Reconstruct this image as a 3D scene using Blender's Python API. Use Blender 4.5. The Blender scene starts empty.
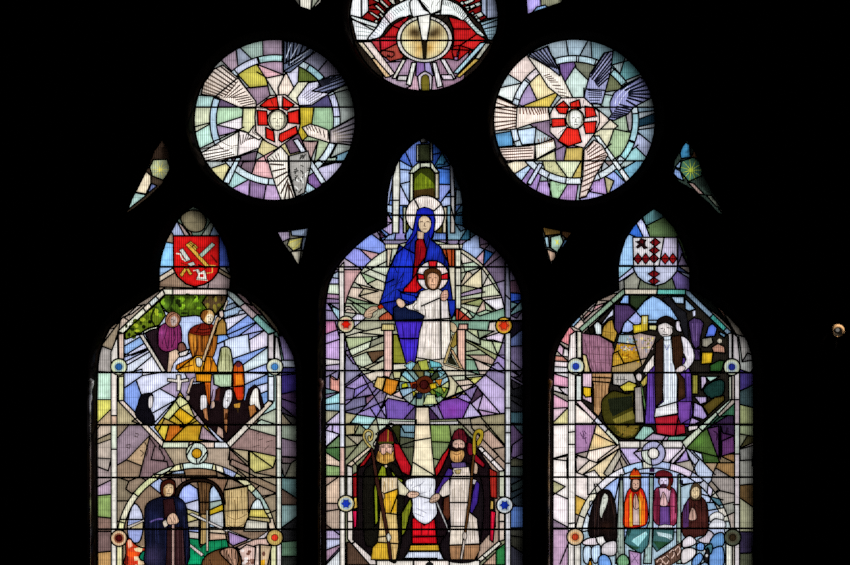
import bpy, heapq, math, random
import numpy as np
from mathutils.kdtree import KDTree
from mathutils import Vector
from mathutils.geometry import delaunay_2d_cdt

S = 0.005          # one picture unit of the window drawing is 5 mm of real window
ZC = 5.2           # height of the drawing's middle line above the chapel floor
C = bpy.context.scene.collection


def wx(px): return (px - 425.0) * S
def wz(py): return ZC - (py - 282.5) * S


def lin(h):
    h = h.lstrip('#')
    out = []
    for i in (0, 2, 4):
        c = int(h[i:i + 2], 16) / 255.0
        out.append(c / 12.92 if c <= 0.04045 else ((c + 0.055) / 1.055) ** 2.4)
    return np.array(out)


def spline(pts, closed=True, n=4):
    out = []
    m = len(pts)
    rng = range(m) if closed else range(m - 1)
    for i in rng:
        if closed:
            a, b, c, d = pts[i - 1], pts[i], pts[(i + 1) % m], pts[(i + 2) % m]
        else:
            a, b, c, d = pts[max(i - 1, 0)], pts[i], pts[i + 1], pts[min(i + 2, m - 1)]
        for k in range(n):
            t = k / n
            out.append(tuple(0.5 * (2 * b[j] + (c[j] - a[j]) * t + (2 * a[j] - 5 * b[j] + 4 * c[j] - d[j]) * t * t
                                    + (3 * b[j] - a[j] - 3 * c[j] + d[j]) * t ** 3) for j in (0, 1)))
    if not closed:
        out.append(pts[-1])
    return out


def parse(s, closed=True):
    if not isinstance(s, str):
        return list(s)
    sm = s.startswith('~')
    pts = [tuple(float(v) for v in w.split(',')) for w in s.lstrip('~').split()]
    return spline(pts, closed) if sm else pts


class FR(list):
    """points in the current drawing frame; a plain list is in whole-window units"""


def circ(cx, cy, rx, ry=None, n=24, a0=0.0):
    ry = rx if ry is None else ry
    return FR((cx + rx * math.cos(a0 + 2 * math.pi * i / n), cy + ry * math.sin(a0 + 2 * math.pi * i / n)) for i in range(n))


def arcband(cx, cy, r0, r1, d0, d1, n=12):
    """ring segment; degrees, clockwise on the drawing from 3 o'clock"""
    a = [math.radians(d0 + (d1 - d0) * i / n) for i in range(n + 1)]
    return FR([(cx + r1 * math.cos(t), cy + r1 * math.sin(t)) for t in a] + [(cx + r0 * math.cos(t), cy + r0 * math.sin(t)) for t in reversed(a)])


def inside(poly, P):
    poly = np.asarray(poly)
    x, y = P[:, 0], P[:, 1]
    res = np.zeros(len(P), bool)
    x0, y0 = poly[-1]
    for x1, y1 in poly:
        if y0 != y1:
            c = ((y1 > y) != (y0 > y)) & (x < (x0 - x1) * (y - y1) / (y0 - y1) + x1)
            res ^= c
        x0, y0 = x1, y1
    return res


class Panel:
    """A leaded window light drawn as pieces of glass, lead lines and painted strokes, cut into one flat partition."""

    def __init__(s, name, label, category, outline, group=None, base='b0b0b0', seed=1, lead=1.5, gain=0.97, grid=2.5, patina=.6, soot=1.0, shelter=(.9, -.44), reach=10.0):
        s.patina, s.soot, s.shelter, s.reach_ = patina, soot, shelter, reach  # soot is the strength of the painted edge shade, shelter its direction
        s.name, s.label, s.cat, s.group = name, label, category, group
        s.outline = outline
        s.polys, s.cuts, s.paints, s.seeds, s.grads, s.bars = [], [], [], [], [], []
        s.order = 0
        s.lead = lead
        s.gain = gain
        s.grid = grid
        s.rnd = random.Random(seed)
        s.fr = (0, 0, 1.0)
        s.polys.append((0, outline, base, 'background_glass', lead, 0.07))

    def f(s, x0, y0, k=6.25):
        s.fr = (x0, y0, k)

    def m(s, pts):
        x0, y0, k = s.fr
        return [(x0 + x / k, y0 + y / k) for x, y in pts]

    def q(s, pts):
        return list(pts) if isinstance(pts, list) and not isinstance(pts, FR) else s.m(parse(pts))

    def P(s, part, col, pts, lw=None, jit=0.05):
        s.order += 1
        s.polys.append((s.order, s.q(pts), col, part, s.lead if lw is None else lw, jit))

    def O(s, part, col, cx, cy, r, ry=None, n=20, lw=None):
        s.P(part, col, circ(cx, cy, r, ry, n), lw)

    def C(s, *lines, w=None):
        s.order += 1
        for l in lines:
            s.cuts.append((s.order, s.m(parse(l, False)), s.lead if w is None else w))

    def K(s, *items):
        for x, y, col in items:
            s.seeds.append((*s.m([(x, y)])[0], col, s.order))

    def D(s, col, pts):
        """a painted patch, no lead round it"""
        s.order += 1
        s.paints.append((s.order, s.m(parse(pts)), col))

    def T(s, col, w, *lines, taper=False):
        for l in lines:
            s.order += 1
            p = s.m(parse(l, False))
            q = []
            for i, a in enumerate(p):
                b0, b1 = p[max(i - 1, 0)], p[min(i + 1, len(p) - 1)]
                dx, dy = b1[0] - b0[0], b1[1] - b0[1]
                L = math.hypot(dx, dy) or 1
                h = w / 2 * (1 - 0.7 * i / (len(p) - 1) if taper else 1)
                q.append((a[0] - dy / L * h, a[1] + dx / L * h, a[0] + dy / L * h, a[1] - dx / L * h))
            s.paints.append((s.order, [(a, b) for a, b, _, _ in q] + [(c, d) for _, _, c, d in reversed(q)], col))

    def fan(s, col, w, p, q, n, taper=False, skip=0):
        p, q = parse(p, False), parse(q, False)

        def at(l, t):
            t *= len(l) - 1
            i = min(int(t), len(l) - 2)
            u = t - i
            return (l[i][0] + (l[i + 1][0] - l[i][0]) * u, l[i][1] + (l[i + 1][1] - l[i][1]) * u)
        for i in range(skip, n - skip):
            t = i / (n - 1)
            s.T(col, w, [at(p, t), at(q, t)], taper=taper)

    def folds(s, n, col, w=.9, sway=.5, slant=0.0):
        """painted drapery lines running down the last pane drawn"""
        od, pts = s.polys[-1][0], np.array(s.polys[-1][1])
        (x0, y0), (x1, y1) = pts.min(0), pts.max(0)
        fr, s.fr = s.fr, (0, 0, 1.0)
        for i in range(n):
            u = (i + .5 + s.rnd.uniform(-.3, .3)) / n
            a = s.rnd.uniform(0, .35); b = s.rnd.uniform(.55, 1)
            h = y1 - y0
            xm = x0 + (x1 - x0) * u
            c = [(xm + s.rnd.uniform(-sway, sway) + slant * (t - .5) * (x1 - x0), y0 + h * t) for t in (a, (a + b) / 2, b)]
            k = len(s.paints)
            s.T(col, w * s.rnd.uniform(.6, 1.3), spline(c, False), taper=s.rnd.random() < .6)
            s.paints[k] = (*s.paints[k], od)
        s.fr = fr

    def G(s, x, y, r, col, a, part=None):
        """a wash of paint fading outwards from a point; dark edge ones stand for shade"""
        s.grads.append((*s.m([(x, y)])[0], r, lin(col), a, part))

    def bar(s, *ys, r=1.0):
        for y in ys:
            s.bars.append((y, r))

    # ------------------------------------------------------------------
    def straighten(s, V, bounds):
        """turn ragged colour borders into straight lead lines"""
        new = []
        for (z1, z2, od), edges in bounds.items():
            nbv = {}
            for a, b in edges:
                nbv.setdefault(a, []).append(b); nbv.setdefault(b, []).append(a)
            todo = {tuple(sorted(e)) for e in edges}
            while todo:
                ends = [v for v in nbv if len(nbv[v]) != 2 and any(tuple(sorted((v, w))) in todo for w in nbv[v])]
                v = ends[0] if ends else next(iter(todo))[0]
                path = [v]
                while True:
                    nx = [w for w in nbv[v] if tuple(sorted((v, w))) in todo]
                    if not nx:
                        break
                    todo.discard(tuple(sorted((v, nx[0]))))
                    v = nx[0]
                    path.append(v)
                P_ = [V[i] for i in path]

                def rdp(p):
                    if len(p) < 3:
                        return p
                    d = p[-1] - p[0]
                    L = math.hypot(*d)
                    ds = [abs(d[0] * (q[1] - p[0][1]) - d[1] * (q[0] - p[0][0])) / L if L > 1e-6 else math.hypot(*(q - p[0])) for q in p[1:-1]]
                    k = int(np.argmax(ds)) + 1
                    if ds[k - 1] < 4.2:
                        return [p[0], p[-1]]
                    return rdp(p[:k + 1])[:-1] + rdp(p[k:])
                r = rdp(P_)
                if len(r) >= 2 and sum(math.hypot(*(r[i + 1] - r[i])) for i in range(len(r) - 1)) > 2.5:
                    new.append((od + .5, [tuple(q) for q in r], s.lead))
        return new

    def build(s):
        s.rnd = random.Random(s.name + s.label)
        b = s.solve(True)
        s.cuts += s.straighten(*b)
        return s.solve(False)

    def solve(s, first):
        vin, ein, einfo = [], [], []

        def chain(pts, closed, info):
            b = len(vin)
            for p in pts:
                vin.append(Vector(p))
            n = len(pts)
            for i in range(n if closed else n - 1):
                ein.append((b + i, b + (i + 1) % n))
                einfo.append(info)
        for pl in s.polys:
            chain(pl[1], True, None)
        for pt in s.paints:
            chain(pt[1], True, None)
        segs = []
        for pl in s.polys:
            q = np.array(pl[1]); segs.append(np.hstack([np.roll(q, 1, 0), q]))
        own = [-1] * sum(len(a) for a in segs)
        for i, c in enumerate(s.cuts):
            q = np.array(c[1]); segs.append(np.hstack([q[:-1], q[1:]])); own += [i] * (len(q) - 1)
        segs, own = np.vstack(segs), np.array(own)

        def reach(p, d, me, far):
            a, e_ = segs[:, :2], segs[:, 2:] - segs[:, :2]
            den = d[0] * e_[:, 1] - d[1] * e_[:, 0]
            with np.errstate(all='ignore'):
                t = ((a[:, 0] - p[0]) * e_[:, 1] - (a[:, 1] - p[1]) * e_[:, 0]) / den
                u = ((a[:, 0] - p[0]) * d[1] - (a[:, 1] - p[1]) * d[0]) / den
            ok_ = (own != me) & (np.abs(den) > 1e-9) & (u >= -.02) & (u <= 1.02) & (t > -.3) & (t < far)
            return float(t[ok_].min()) if ok_.any() else None
        for i, c in enumerate(s.cuts):
            q = [np.array(v) for v in c[1]]
            for end, nxt in ((0, 1), (-1, -2)):
                d = q[end] - q[nxt]
                L = math.hypot(*d)
                if L > 1e-6:
                    d = d / L
                    t = reach(q[end], d, i, 7.5)
                    if t is not None:
                        q[end] = q[end] + d * (t + .12)
            chain([tuple(v) for v in q], False, i)
        ol = np.array(s.outline)
        lo, hi = ol.min(0), ol.max(0)
        g = s.grid
        pts = [(x + s.rnd.uniform(-.3, .3) * g, y + s.rnd.uniform(-.3, .3) * g) for x in np.arange(lo[0], hi[0], g) for y in np.arange(lo[1], hi[1], g)]
        ok = inside(s.outline, np.array(pts))
        vin += [Vector(p) for p, k in zip(pts, ok) if k]
        V, E, F, _, oe, _ = delaunay_2d_cdt(vin, ein, [], 0, 1e-4)
        V = np.array([tuple(v) for v in V])
        F = [tuple(f) for f in F if len(f) == 3]
        Fa = np.array(F)
        cen = V[Fa].mean(1)
        keep = inside(s.outline, cen)
        Fa, cen = Fa[keep], cen[keep]
        nF = len(Fa)
        top = np.zeros(nF, int)
        for i, pl in enumerate(s.polys):
            if i:
                top[inside(pl[1], cen)] = i
        order = np.array([pl[0] for pl in s.polys])[top]
        paint = np.full(nF, -1)
        for i, pt in enumerate(s.paints):
            mk = inside(pt[1], cen) & ((order < pt[0]) if len(pt) < 4 else (order == pt[3]))
            paint[mk] = i
        # edges
        cutedge = {}
        for e, o in zip(E, oe):
            ids = [einfo[k] for k in o if k < len(einfo) and einfo[k] is not None]
            if ids:
                cutedge[tuple(sorted(e))] = max(ids)
        adj = {}
        for t, f in enumerate(Fa):
            for a, b in ((0, 1), (1, 2), (2, 0)):
                adj.setdefault(tuple(sorted((int(f[a]), int(f[b])))), []).append(t)
        par = list(range(nF))

        def find(a):
            while par[a] != a:
                par[a] = par[par[a]]
                a = par[a]
            return a
        leads = []
        for e, ts in adj.items():
            if len(ts) == 1:
                leads.append((e, s.lead * 1.7))
                continue
            a, b = ts
            ci = cutedge.get(e)
            if top[a] != top[b]:
                w = s.polys[max(top[a], top[b])][4]
                if w > 0:
                    leads.append((e, w))
            elif ci is not None and s.cuts[ci][0] > order[a]:
                if s.cuts[ci][2] > 0:
                    leads.append((e, s.cuts[ci][2]))
            else:
                par[find(a)] = find(b)
        comp = np.array([find(i) for i in range(nF)])
        A, B, D = V[Fa[:, 0]], V[Fa[:, 1]], V[Fa[:, 2]]

        def cr(p, q, x, y): return (q[:, 0] - p[:, 0]) * (y - p[:, 1]) - (q[:, 1] - p[:, 1]) * (x - p[:, 0])
        src = []
        for x, y, col, od in s.seeds:
            c1, c2, c3 = cr(A, B, x, y), cr(B, D, x, y), cr(D, A, x, y)
            hit = np.where(((c1 >= 0) & (c2 >= 0) & (c3 >= 0)) | ((c1 <= 0) & (c2 <= 0) & (c3 <= 0)))[0]
            if len(hit) and order[hit[0]] <= od:
                src.append((int(hit[0]), col))
        # each pane takes the colour of the seed that reaches it first without crossing a lead
        nb = [[] for _ in range(nF)]
        leadset = {e for e, _ in leads}
        for e, ts in adj.items():
            if len(ts) == 2 and top[ts[0]] == top[ts[1]] and e not in leadset:
                d = float(math.hypot(*(cen[ts[0]] - cen[ts[1]])))
                nb[ts[0]].append((ts[1], d)); nb[ts[1]].append((ts[0], d))
        lv = np.zeros(len(V), int)
        for e in leadset:
            lv[list(e)] = 1
        cost = np.array([1, 3, 9, 18])[lv[Fa].sum(1)]
        zone = np.full(nF, -1)
        heap = [(0.0, t, k) for k, (t, _) in enumerate(src)]
        heapq.heapify(heap)
        while heap:
            d, t, k = heapq.heappop(heap)
            if zone[t] >= 0:
                continue
            zone[t] = k
            for t2, dd in nb[t]:
                if zone[t2] < 0:
                    heapq.heappush(heap, (d + dd * cost[t2], t2, k))
        if first:
            bounds = {}
            for e, ts in adj.items():
                if len(ts) == 2 and e not in leadset and top[ts[0]] == top[ts[1]] and zone[ts[0]] != zone[ts[1]]:
                    z = sorted((int(zone[ts[0]]), int(zone[ts[1]])))
                    if src[z[0]][1] != src[z[1]][1]:
                        bounds.setdefault((z[0], z[1], float(order[ts[0]])), []).append(e)
            return V, bounds
        for e, ts in adj.items():
            if len(ts) == 2 and e not in leadset and top[ts[0]] == top[ts[1]] and zone[ts[0]] != zone[ts[1]]:
                if src[zone[ts[0]]][1] != src[zone[ts[1]]][1]:
                    leads.append((e, s.lead * .8))
        ccol = {}
        for c in np.unique(comp):
            pl = s.polys[top[c]]
            j = pl[5]
            ccol[c] = lin(pl[2]) * (1 + s.rnd.uniform(-j, j)) * np.array([1 + s.rnd.uniform(-j, j) * .6 for _ in range(3)])
        zcol = [lin(c) for _, c in src]
        fcol = np.array([zcol[z] if z >= 0 else ccol[c] for c, z in zip(comp, zone)])
        for i, pt in enumerate(s.paints):
            fcol[paint == i] = lin(pt[2])
        ccorner = np.repeat(fcol[:, None, :], 3, 1)
        parts = np.array([s.polys[t][3] for t in top])
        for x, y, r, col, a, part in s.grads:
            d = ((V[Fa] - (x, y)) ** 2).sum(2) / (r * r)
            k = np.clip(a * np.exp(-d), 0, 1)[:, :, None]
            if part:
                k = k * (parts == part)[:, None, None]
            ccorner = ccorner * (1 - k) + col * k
        # patina beside the leads, and stone shade painted into the tint, strongest upper right
        patina_shade = np.ones(len(V))
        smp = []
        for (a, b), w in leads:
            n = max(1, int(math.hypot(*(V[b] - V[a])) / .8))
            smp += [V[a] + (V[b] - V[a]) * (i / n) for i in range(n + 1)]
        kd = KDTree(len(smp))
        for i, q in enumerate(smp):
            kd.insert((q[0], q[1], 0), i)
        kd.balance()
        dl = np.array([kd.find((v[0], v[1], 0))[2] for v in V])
        patina_shade = 1 - (1 - s.patina) * np.exp(-(dl / 2.0) ** 2)
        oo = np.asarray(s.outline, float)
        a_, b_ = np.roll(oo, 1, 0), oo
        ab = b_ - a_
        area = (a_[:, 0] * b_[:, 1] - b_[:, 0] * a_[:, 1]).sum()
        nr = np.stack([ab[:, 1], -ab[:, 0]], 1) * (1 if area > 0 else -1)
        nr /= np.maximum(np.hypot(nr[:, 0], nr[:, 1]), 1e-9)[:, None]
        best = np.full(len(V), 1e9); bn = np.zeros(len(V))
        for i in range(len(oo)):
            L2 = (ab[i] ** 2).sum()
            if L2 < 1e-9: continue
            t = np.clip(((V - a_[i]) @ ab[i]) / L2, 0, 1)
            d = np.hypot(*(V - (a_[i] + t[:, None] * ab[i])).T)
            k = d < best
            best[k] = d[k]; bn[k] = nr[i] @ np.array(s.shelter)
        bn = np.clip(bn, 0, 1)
        patina_shade *= 1 - np.clip(.2 + .78 * bn, 0, .96) * s.soot * np.exp(-(best / (2.0 + s.reach_ * bn)) ** 2)  # stone shade painted in; s.soot is its strength
        ccorner = np.clip(ccorner * s.gain * patina_shade[Fa][:, :, None], 0, 1)
        # objects
        cx, by = (lo[0] + hi[0]) / 2, hi[1]
        root = bpy.data.objects.new(s.name, None)
        C.objects.link(root)
        root.location = (wx(cx), 0, wz(by))
        root['label'], root['category'] = s.label, s.cat
        if s.group:
            root['group'] = s.group

        def loc(p, y=0.0): return ((p[0] - cx) * S, y, (by - p[1]) * S)
        made = {}

        def mesh_part(nm, sel, par_):
            used, inv = np.unique(Fa[sel].ravel(), return_inverse=True)
            me = bpy.data.meshes.new(nm)
            me.from_pydata([loc(V[u]) for u in used], [], [tuple(int(k) for k in r) for r in inv.reshape(-1, 3)])
            ca = me.color_attributes.new('tint', 'FLOAT_COLOR', 'CORNER')
            col4 = np.ones((len(sel) * 3, 4), np.float32)
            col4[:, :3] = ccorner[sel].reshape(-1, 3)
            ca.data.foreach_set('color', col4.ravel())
            me.materials.append(GLASS)
            o = bpy.data.objects.new(nm, me)
            C.objects.link(o)
            o.parent = par_
            return o

        def holder(path):
            if path in made:
                return made[path]
            par_ = holder(path.rsplit('/', 1)[0]) if '/' in path else root
            nm = path.rsplit('/', 1)[-1].split('#')[0]
            sel = np.where(parts == path)[0]
            o = par_
            if len(sel) and nm in SPLIT:
                # separate pieces of one kind become parts of their own
                ins = set(sel.tolist())
                while ins:
                    st = [ins.pop()]; isl = []
                    while st:
                        t = st.pop(); isl.append(t)
                        f = Fa[t]
                        for k in range(3):
                            e = tuple(sorted((int(f[k]), int(f[(k + 1) % 3]))))
                            for t2 in adj[e]:
                                if t2 in ins and e not in leadset:
                                    ins.discard(t2); st.append(t2)
                    if len(isl) > 2:
                        o = mesh_part(nm, np.array(sorted(isl)), par_)
            elif len(sel):
                o = mesh_part(nm, sel, par_)
            else:
                o = bpy.data.objects.new(nm, None)
                C.objects.link(o)
                o.parent = par_
            made[path] = o
            return o
        for path in dict.fromkeys(pl[3] for pl in s.polys):
            if (parts == path).any():
                holder(path)
        # lead cames: low raised strips
        vs, fs = [], []
        for (a, b), w in leads:
            p, q = V[a], V[b]
            d = q - p
            L = math.hypot(*d)
            if L < 1e-6:
                continue
            d = d / L
            n = np.array([-d[1], d[0]])
            p2, q2 = p - d * w * .3, q + d * w * .3
            k = len(vs)
            for e_ in (p2, q2):
                vs.append(loc(e_ + n * w * .5, -.0006)); vs.append(loc(e_ + n * w * .25, -.0022))
                vs.append(loc(e_ - n * w * .25, -.0022)); vs.append(loc(e_ - n * w * .5, -.0006))
            for i in range(3):
                fs.append((k + i, k + i + 1, k + 5 + i, k + 4 + i))
        me = bpy.data.meshes.new('leading')
        me.from_pydata(vs, [], fs)
        me.materials.append(LEAD)
        o = bpy.data.objects.new('leading', me)
        C.objects.link(o)
        o.parent = root
        # saddle bars
        for y, r in s.bars:
            xs = []
            for i in range(len(ol)):
                (x0, y0), (x1, y1) = ol[i - 1], ol[i]
                if (y0 > y) != (y1 > y):
                    xs.append(x0 + (x1 - x0) * (y - y0) / (y1 - y0))
            xs = sorted(xs)
            for x0, x1 in zip(xs[::2], xs[1::2]):
                vs, fs = [], []
                for e_ in (x0 - .5, x1 + .5):
                    for k in range(10):
                        a = 2 * math.pi * k / 10
                        px, _, pz = loc((e_, y))
                        vs.append((px, -.009 + r * S * math.cos(a), pz + r * S * math.sin(a)))
                fs = [(k, (k + 1) % 10, 10 + (k + 1) % 10, 10 + k) for k in range(10)] + [tuple(range(9, -1, -1)), tuple(range(10, 20))]
                me = bpy.data.meshes.new('saddle_bar')
                me.from_pydata(vs, [], fs)
                me.materials.append(IRON)
                o = bpy.data.objects.new('saddle_bar', me)
                C.objects.link(o)
                o.parent = root
        return root


# ---------------------------------------------------------------- materials
def mat(name):
    m = bpy.data.materials.new(name)
    m.use_nodes = True
    m.node_tree.nodes.clear()
    return m, m.node_tree.nodes, m.node_tree.links


def glass_material():
    m, N, L = mat('stained_glass')
    at = N.new('ShaderNodeAttribute'); at.attribute_name = 'tint'
    geo = N.new('ShaderNodeNewGeometry')
    sep = N.new('ShaderNodeSeparateXYZ'); L.new(geo.outputs['Position'], sep.inputs[0])

    def math_(op, a, b=None, c=None):
        n = N.new('ShaderNodeMath'); n.operation = op
        for i, v in enumerate((a, b, c)):
            if v is None: continue
            if isinstance(v, (int, float)): n.inputs[i].default_value = v
            else: L.new(v, n.inputs[i])
        return n.outputs[0]

    def reeds(sock, pitch, lo, width):
        u = math_('PINGPONG', math_('DIVIDE', sock, pitch), 0.5)     # 0..0.5
        u = math_('MULTIPLY', u, 2.0)
        mr = N.new('ShaderNodeMapRange'); mr.interpolation_type = 'SMOOTHSTEP'
        L.new(u, mr.inputs['Value'])
        mr.inputs['From Min'].default_value = 0.0; mr.inputs['From Max'].default_value = width
        mr.inputs['To Min'].default_value = lo; mr.inputs['To Max'].default_value = 1.0
        return mr.outputs[0]
    v = reeds(sep.outputs['X'], 2.08 * S, 0.42, 0.8)
    h = reeds(sep.outputs['Z'], 12.5 * S, 0.62, 0.10)
    nz = N.new('ShaderNodeTexNoise'); nz.inputs['Scale'].default_value = 28; nz.inputs['Detail'].default_value = 3
    L.new(geo.outputs['Position'], nz.inputs['Vector'])
    nm = N.new('ShaderNodeMapRange'); L.new(nz.outputs['Fac'], nm.inputs['Value'])
    nm.inputs['From Min'].default_value = .25; nm.inputs['From Max'].default_value = .75
    nm.inputs['To Min'].default_value = .70; nm.inputs['To Max'].default_value = 1.22
    k = math_('MULTIPLY', math_('MULTIPLY', v, h), nm.outputs[0])
    sc = N.new('ShaderNodeVectorMath'); sc.operation = 'SCALE'
    L.new(at.outputs['Color'], sc.inputs[0]); L.new(k, sc.inputs['Scale'])
    tr = N.new('ShaderNodeBsdfTransparent'); L.new(sc.outputs[0], tr.inputs['Color'])
    gl = N.new('ShaderNodeBsdfGlossy'); gl.inputs['Roughness'].default_value = .25
    mx = N.new('ShaderNodeMixShader'); mx.inputs[0].default_value = .03
    L.new(tr.outputs[0], mx.inputs[1]); L.new(gl.outputs[0], mx.inputs[2])
    out = N.new('ShaderNodeOutputMaterial'); L.new(mx.outputs[0], out.inputs[0])
    return m


def solid(name, col, rough=.7, metal=0.0, noise=None, spec=.3):
    m, N, L = mat(name)
    b = N.new('ShaderNodeBsdfPrincipled')
    b.inputs['Roughness'].default_value = rough
    b.inputs['Metallic'].default_value = metal
    b.inputs['Specular IOR Level'].default_value = spec
    c = lin(col)
    if noise:
        tc = N.new('ShaderNodeNewGeometry')
        nz = N.new('ShaderNodeTexNoise'); nz.inputs['Scale'].default_value = noise; nz.inputs['Detail'].default_value = 6
        L.new(tc.outputs['Position'], nz.inputs['Vector'])
        cr = N.new('ShaderNodeValToRGB'); L.new(nz.outputs['Fac'], cr.inputs[0])
        cr.color_ramp.elements[0].position = .3; cr.color_ramp.elements[1].position = .7
        cr.color_ramp.elements[0].color = (*(c * .55), 1); cr.color_ramp.elements[1].color = (*(c * 1.35), 1)
        L.new(cr.outputs[0], b.inputs['Base Color'])
        bp = N.new('ShaderNodeBump'); bp.inputs['Strength'].default_value = .3; bp.inputs['Distance'].default_value = .004
        L.new(nz.outputs['Fac'], bp.inputs['Height']); L.new(bp.outputs[0], b.inputs['Normal'])
    else:
        b.inputs['Base Color'].default_value = (*c, 1)
    out = N.new('ShaderNodeOutputMaterial'); L.new(b.outputs[0], out.inputs[0])
    return m


def glow(name, col, strength):
    m, N, L = mat(name)
    e = N.new('ShaderNodeEmission'); e.inputs[0].default_value = (*lin(col), 1); e.inputs[1].default_value = strength
    out = N.new('ShaderNodeOutputMaterial'); L.new(e.outputs[0], out.inputs[0])
    return m


GLASS = glass_material()
LEAD = solid('lead', '0c0c0e', .8)
IRON = solid('iron_bar', '08080a', .8)
STONE = solid('dark_stone', '1a1715', .95, noise=9, spec=.0)
PLASTER = solid('dark_plaster', '1c1a19', .95, noise=3, spec=.05)
PANELS = []
SPLIT = ('ring_band', 'red_glass', 'red_ray', 'white_ray', 'lower_robe', 'medallion_ring', 'octagon_frame', 'lower_step', 'gold_key', 'silver_sword', 'throne_back', 'white_band')


def panel(*a, **k):
    p = Panel(*a, **k)
    PANELS.append(p)
    return p


INK = '2a1a12'     # brown-black glass paint
# ================================================================ left roundel
p = panel('stained_glass_roundel', 'large round stained glass light left of centre with white winged seraph on red halo', 'stained glass window',
          circ(274.8, 120, 81, n=72), base='b4b8b4', seed=3, group='round tracery lights')
p.bar(107.3, 161.2, r=.9)
p.f(190, 38, 5)
p.C('160,115 232,190', '232,70 240,145', '252,50 312,108', '363,10 366,100', '462,0 466,190', '700,95 640,165', '640,0 560,130', '760,185 660,205', '835,245 700,280',
    '20,285 130,292', '240,195 330,320', '340,140 440,300', '250,195 300,250 390,240', '335,170 385,200 480,180', '280,250 380,240', '545,130 540,220 660,215',
    '485,180 520,250 490,290', '540,220 490,290', '0,345 850,345', '265,350 260,450', '620,345 610,420', '20,445 95,425', '480,170 440,250 445,290', '380,200 400,285')
p.f(190, 115, 5)
p.C('20,90 100,45', '45,170 270,60', '135,50 270,80 420,150', '130,110 240,80', '245,80 240,200', '350,130 330,215', '340,220 450,160', '160,235 330,180', '210,235 160,340', '95,270 200,235',
    '265,235 250,270', '330,230 310,290', '300,330 295,400', '380,355 370,415', '215,365 280,330', '330,180 370,205 385,240',
    '480,150 500,195 580,175', '545,95 610,240', '560,130 640,130 610,210', '640,130 625,215', '735,145 700,215 835,160', '610,240 570,390', '590,340 650,385', '640,260 760,230', '480,240 850,238', '620,270 720,240 650,250')
p.K((60, 60, 'd5d8bc'), (70, 130, 'b6dacc'), (170, 75, 'b09abc'), (360, 175, 'd8cb96'), (290, 205, '6d5c6c'), (290, 255, '78626f'), (365, 275, 'e0aeb0'), (235, 320, 'abd2d0'),
    (150, 275, 'd8d09a'), (265, 365, 'bea2d2'), (335, 375, '8a7098'), (410, 385, 'c0a2ca'), (510, 160, '6d5568'), (570, 130, '8f7a7e'), (605, 155, 'b89a96'),
    (660, 170, 'b2c29e'), (770, 195, '8cbcd4'), (710, 270, 'cac4e2'), (640, 290, 'c8ccde'), (615, 335, '80609a'), (600, 380, 'b0ccd8'), (230, 65, 'ece4e8'), (690, 225, 'b8ccb8'))
p.f(190, 38, 5)
p.K((205, 130, 'b49cac'), (262, 100, '9aa2b4'), (310, 60, '93a89e'), (410, 50, '8e7c8c'), (620, 110, '85849a'), (700, 150, '80788c'), (795, 290, '8a948c'), (80, 320, 'bce2dc'),
    (300, 205, 'c2b850'), (410, 150, 'ab90a4'), (420, 245, 'ecdfd2'), (345, 275, '927a8c'), (590, 185, '5a682c'), (515, 180, 'd2d0e6'), (520, 270, 'e6e2c6'), (690, 320, '524c76'),
    (200, 395, 'b0d0ae'), (180, 325, '6d5a78'), (290, 400, 'd8d6a6'), (590, 370, 'bca634'), (680, 390, '96b692'), (60, 390, 'd0d6b6'), (465, 230, 'efdccc'), (395, 175, 'e0b0b8'))
c0 = (425, 410)
p.P('ring_band', 'cddce6', arcband(425, 410, 293, 326, -180, 180, 60))
for a0, a1, col in ((-129, -106, 'd8d8f0'), (-105, -83, 'b4d8d8'), (-58, -41, 'a8d0dc'), (-24, -3, 'cfd4f0'), (161, 200, 'c0dcee'), (96, 140, 'd4e6ec'), (22, 42, 'd8e6f0')):
    p.P('ring_band#' + col, col, arcband(*c0, 293, 326, a0, a1))
p.f(190, 115, 5)
p.P('ring_band#x1', 'e0ecf4', '515,125 540,118 680,335 655,345')
p.P('ring_band#x2', 'd4e6f0', '230,215 255,212 195,345 165,335')
p.f(190, 38, 5)
# six wings
p.P('seraph_wing#1', 'efe2d6', '55,280 70,225 120,155 165,135 240,200 330,318 332,350 258,352 130,295')
p.C('130,290 238,200')
p.fan('33221a', 1.5, '56,268 68,236 88,203 112,166 148,138', '150,296 180,284 205,266 224,242 236,208', 9)
p.fan('3c2a20', 1.1, '170,298 215,300 262,340', '240,215 290,285 328,325', 9)
p.G(80, 240, 14, 'c0a890', .45, 'seraph_wing#1')
p.P('seraph_wing#2', '6b7690', '468,170 468,15 530,20 625,55 600,90 500,172')
p.C('468,130 600,50', '470,165 610,80')
p.fan('0a0c14', 2.0, '470,20 500,18 540,22 590,45', '468,120 495,140 520,130 545,110', 7)
p.T('c8d0e4', .7, '480,160 575,92', '505,30 480,100', '545,30 500,110', '600,58 500,125')
p.P('seraph_wing#3', 'e4e2f0', '535,300 590,225 640,215 660,250 700,190 780,180 790,225 700,275 610,335 545,338')
p.P('seraph_wing#3', '8088ac', '640,215 700,192 780,180 790,222 735,255 690,275 610,265 655,240')
p.fan('0c0e18', 1.9, '700,195 745,190 790,195 785,235', '640,225 640,240 625,258 655,275', 6)
p.fan('4a3a38', .7, '620,245 670,290', '560,290 600,330', 6)
p.G(600, 260, 8, 'b8b4d8', .5, 'seraph_wing#3')
p.f(190, 115, 5)
p.P('seraph_wing#4', 'ecdccf', '560,62 600,45 640,55 690,75 700,140 590,105')
p.P('seraph_wing#4', '8c8894', '700,75 830,5 850,80 835,155 735,142 700,140')
p.fan('14121a', 1.9, '825,10 840,50 845,90 840,130 825,155', '705,75 715,92 725,108 730,125 735,138', 7)
p.fan('3c2a20', 1.0, '580,55 620,50 690,90', '590,75 640,90 690,125', 7)
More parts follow.
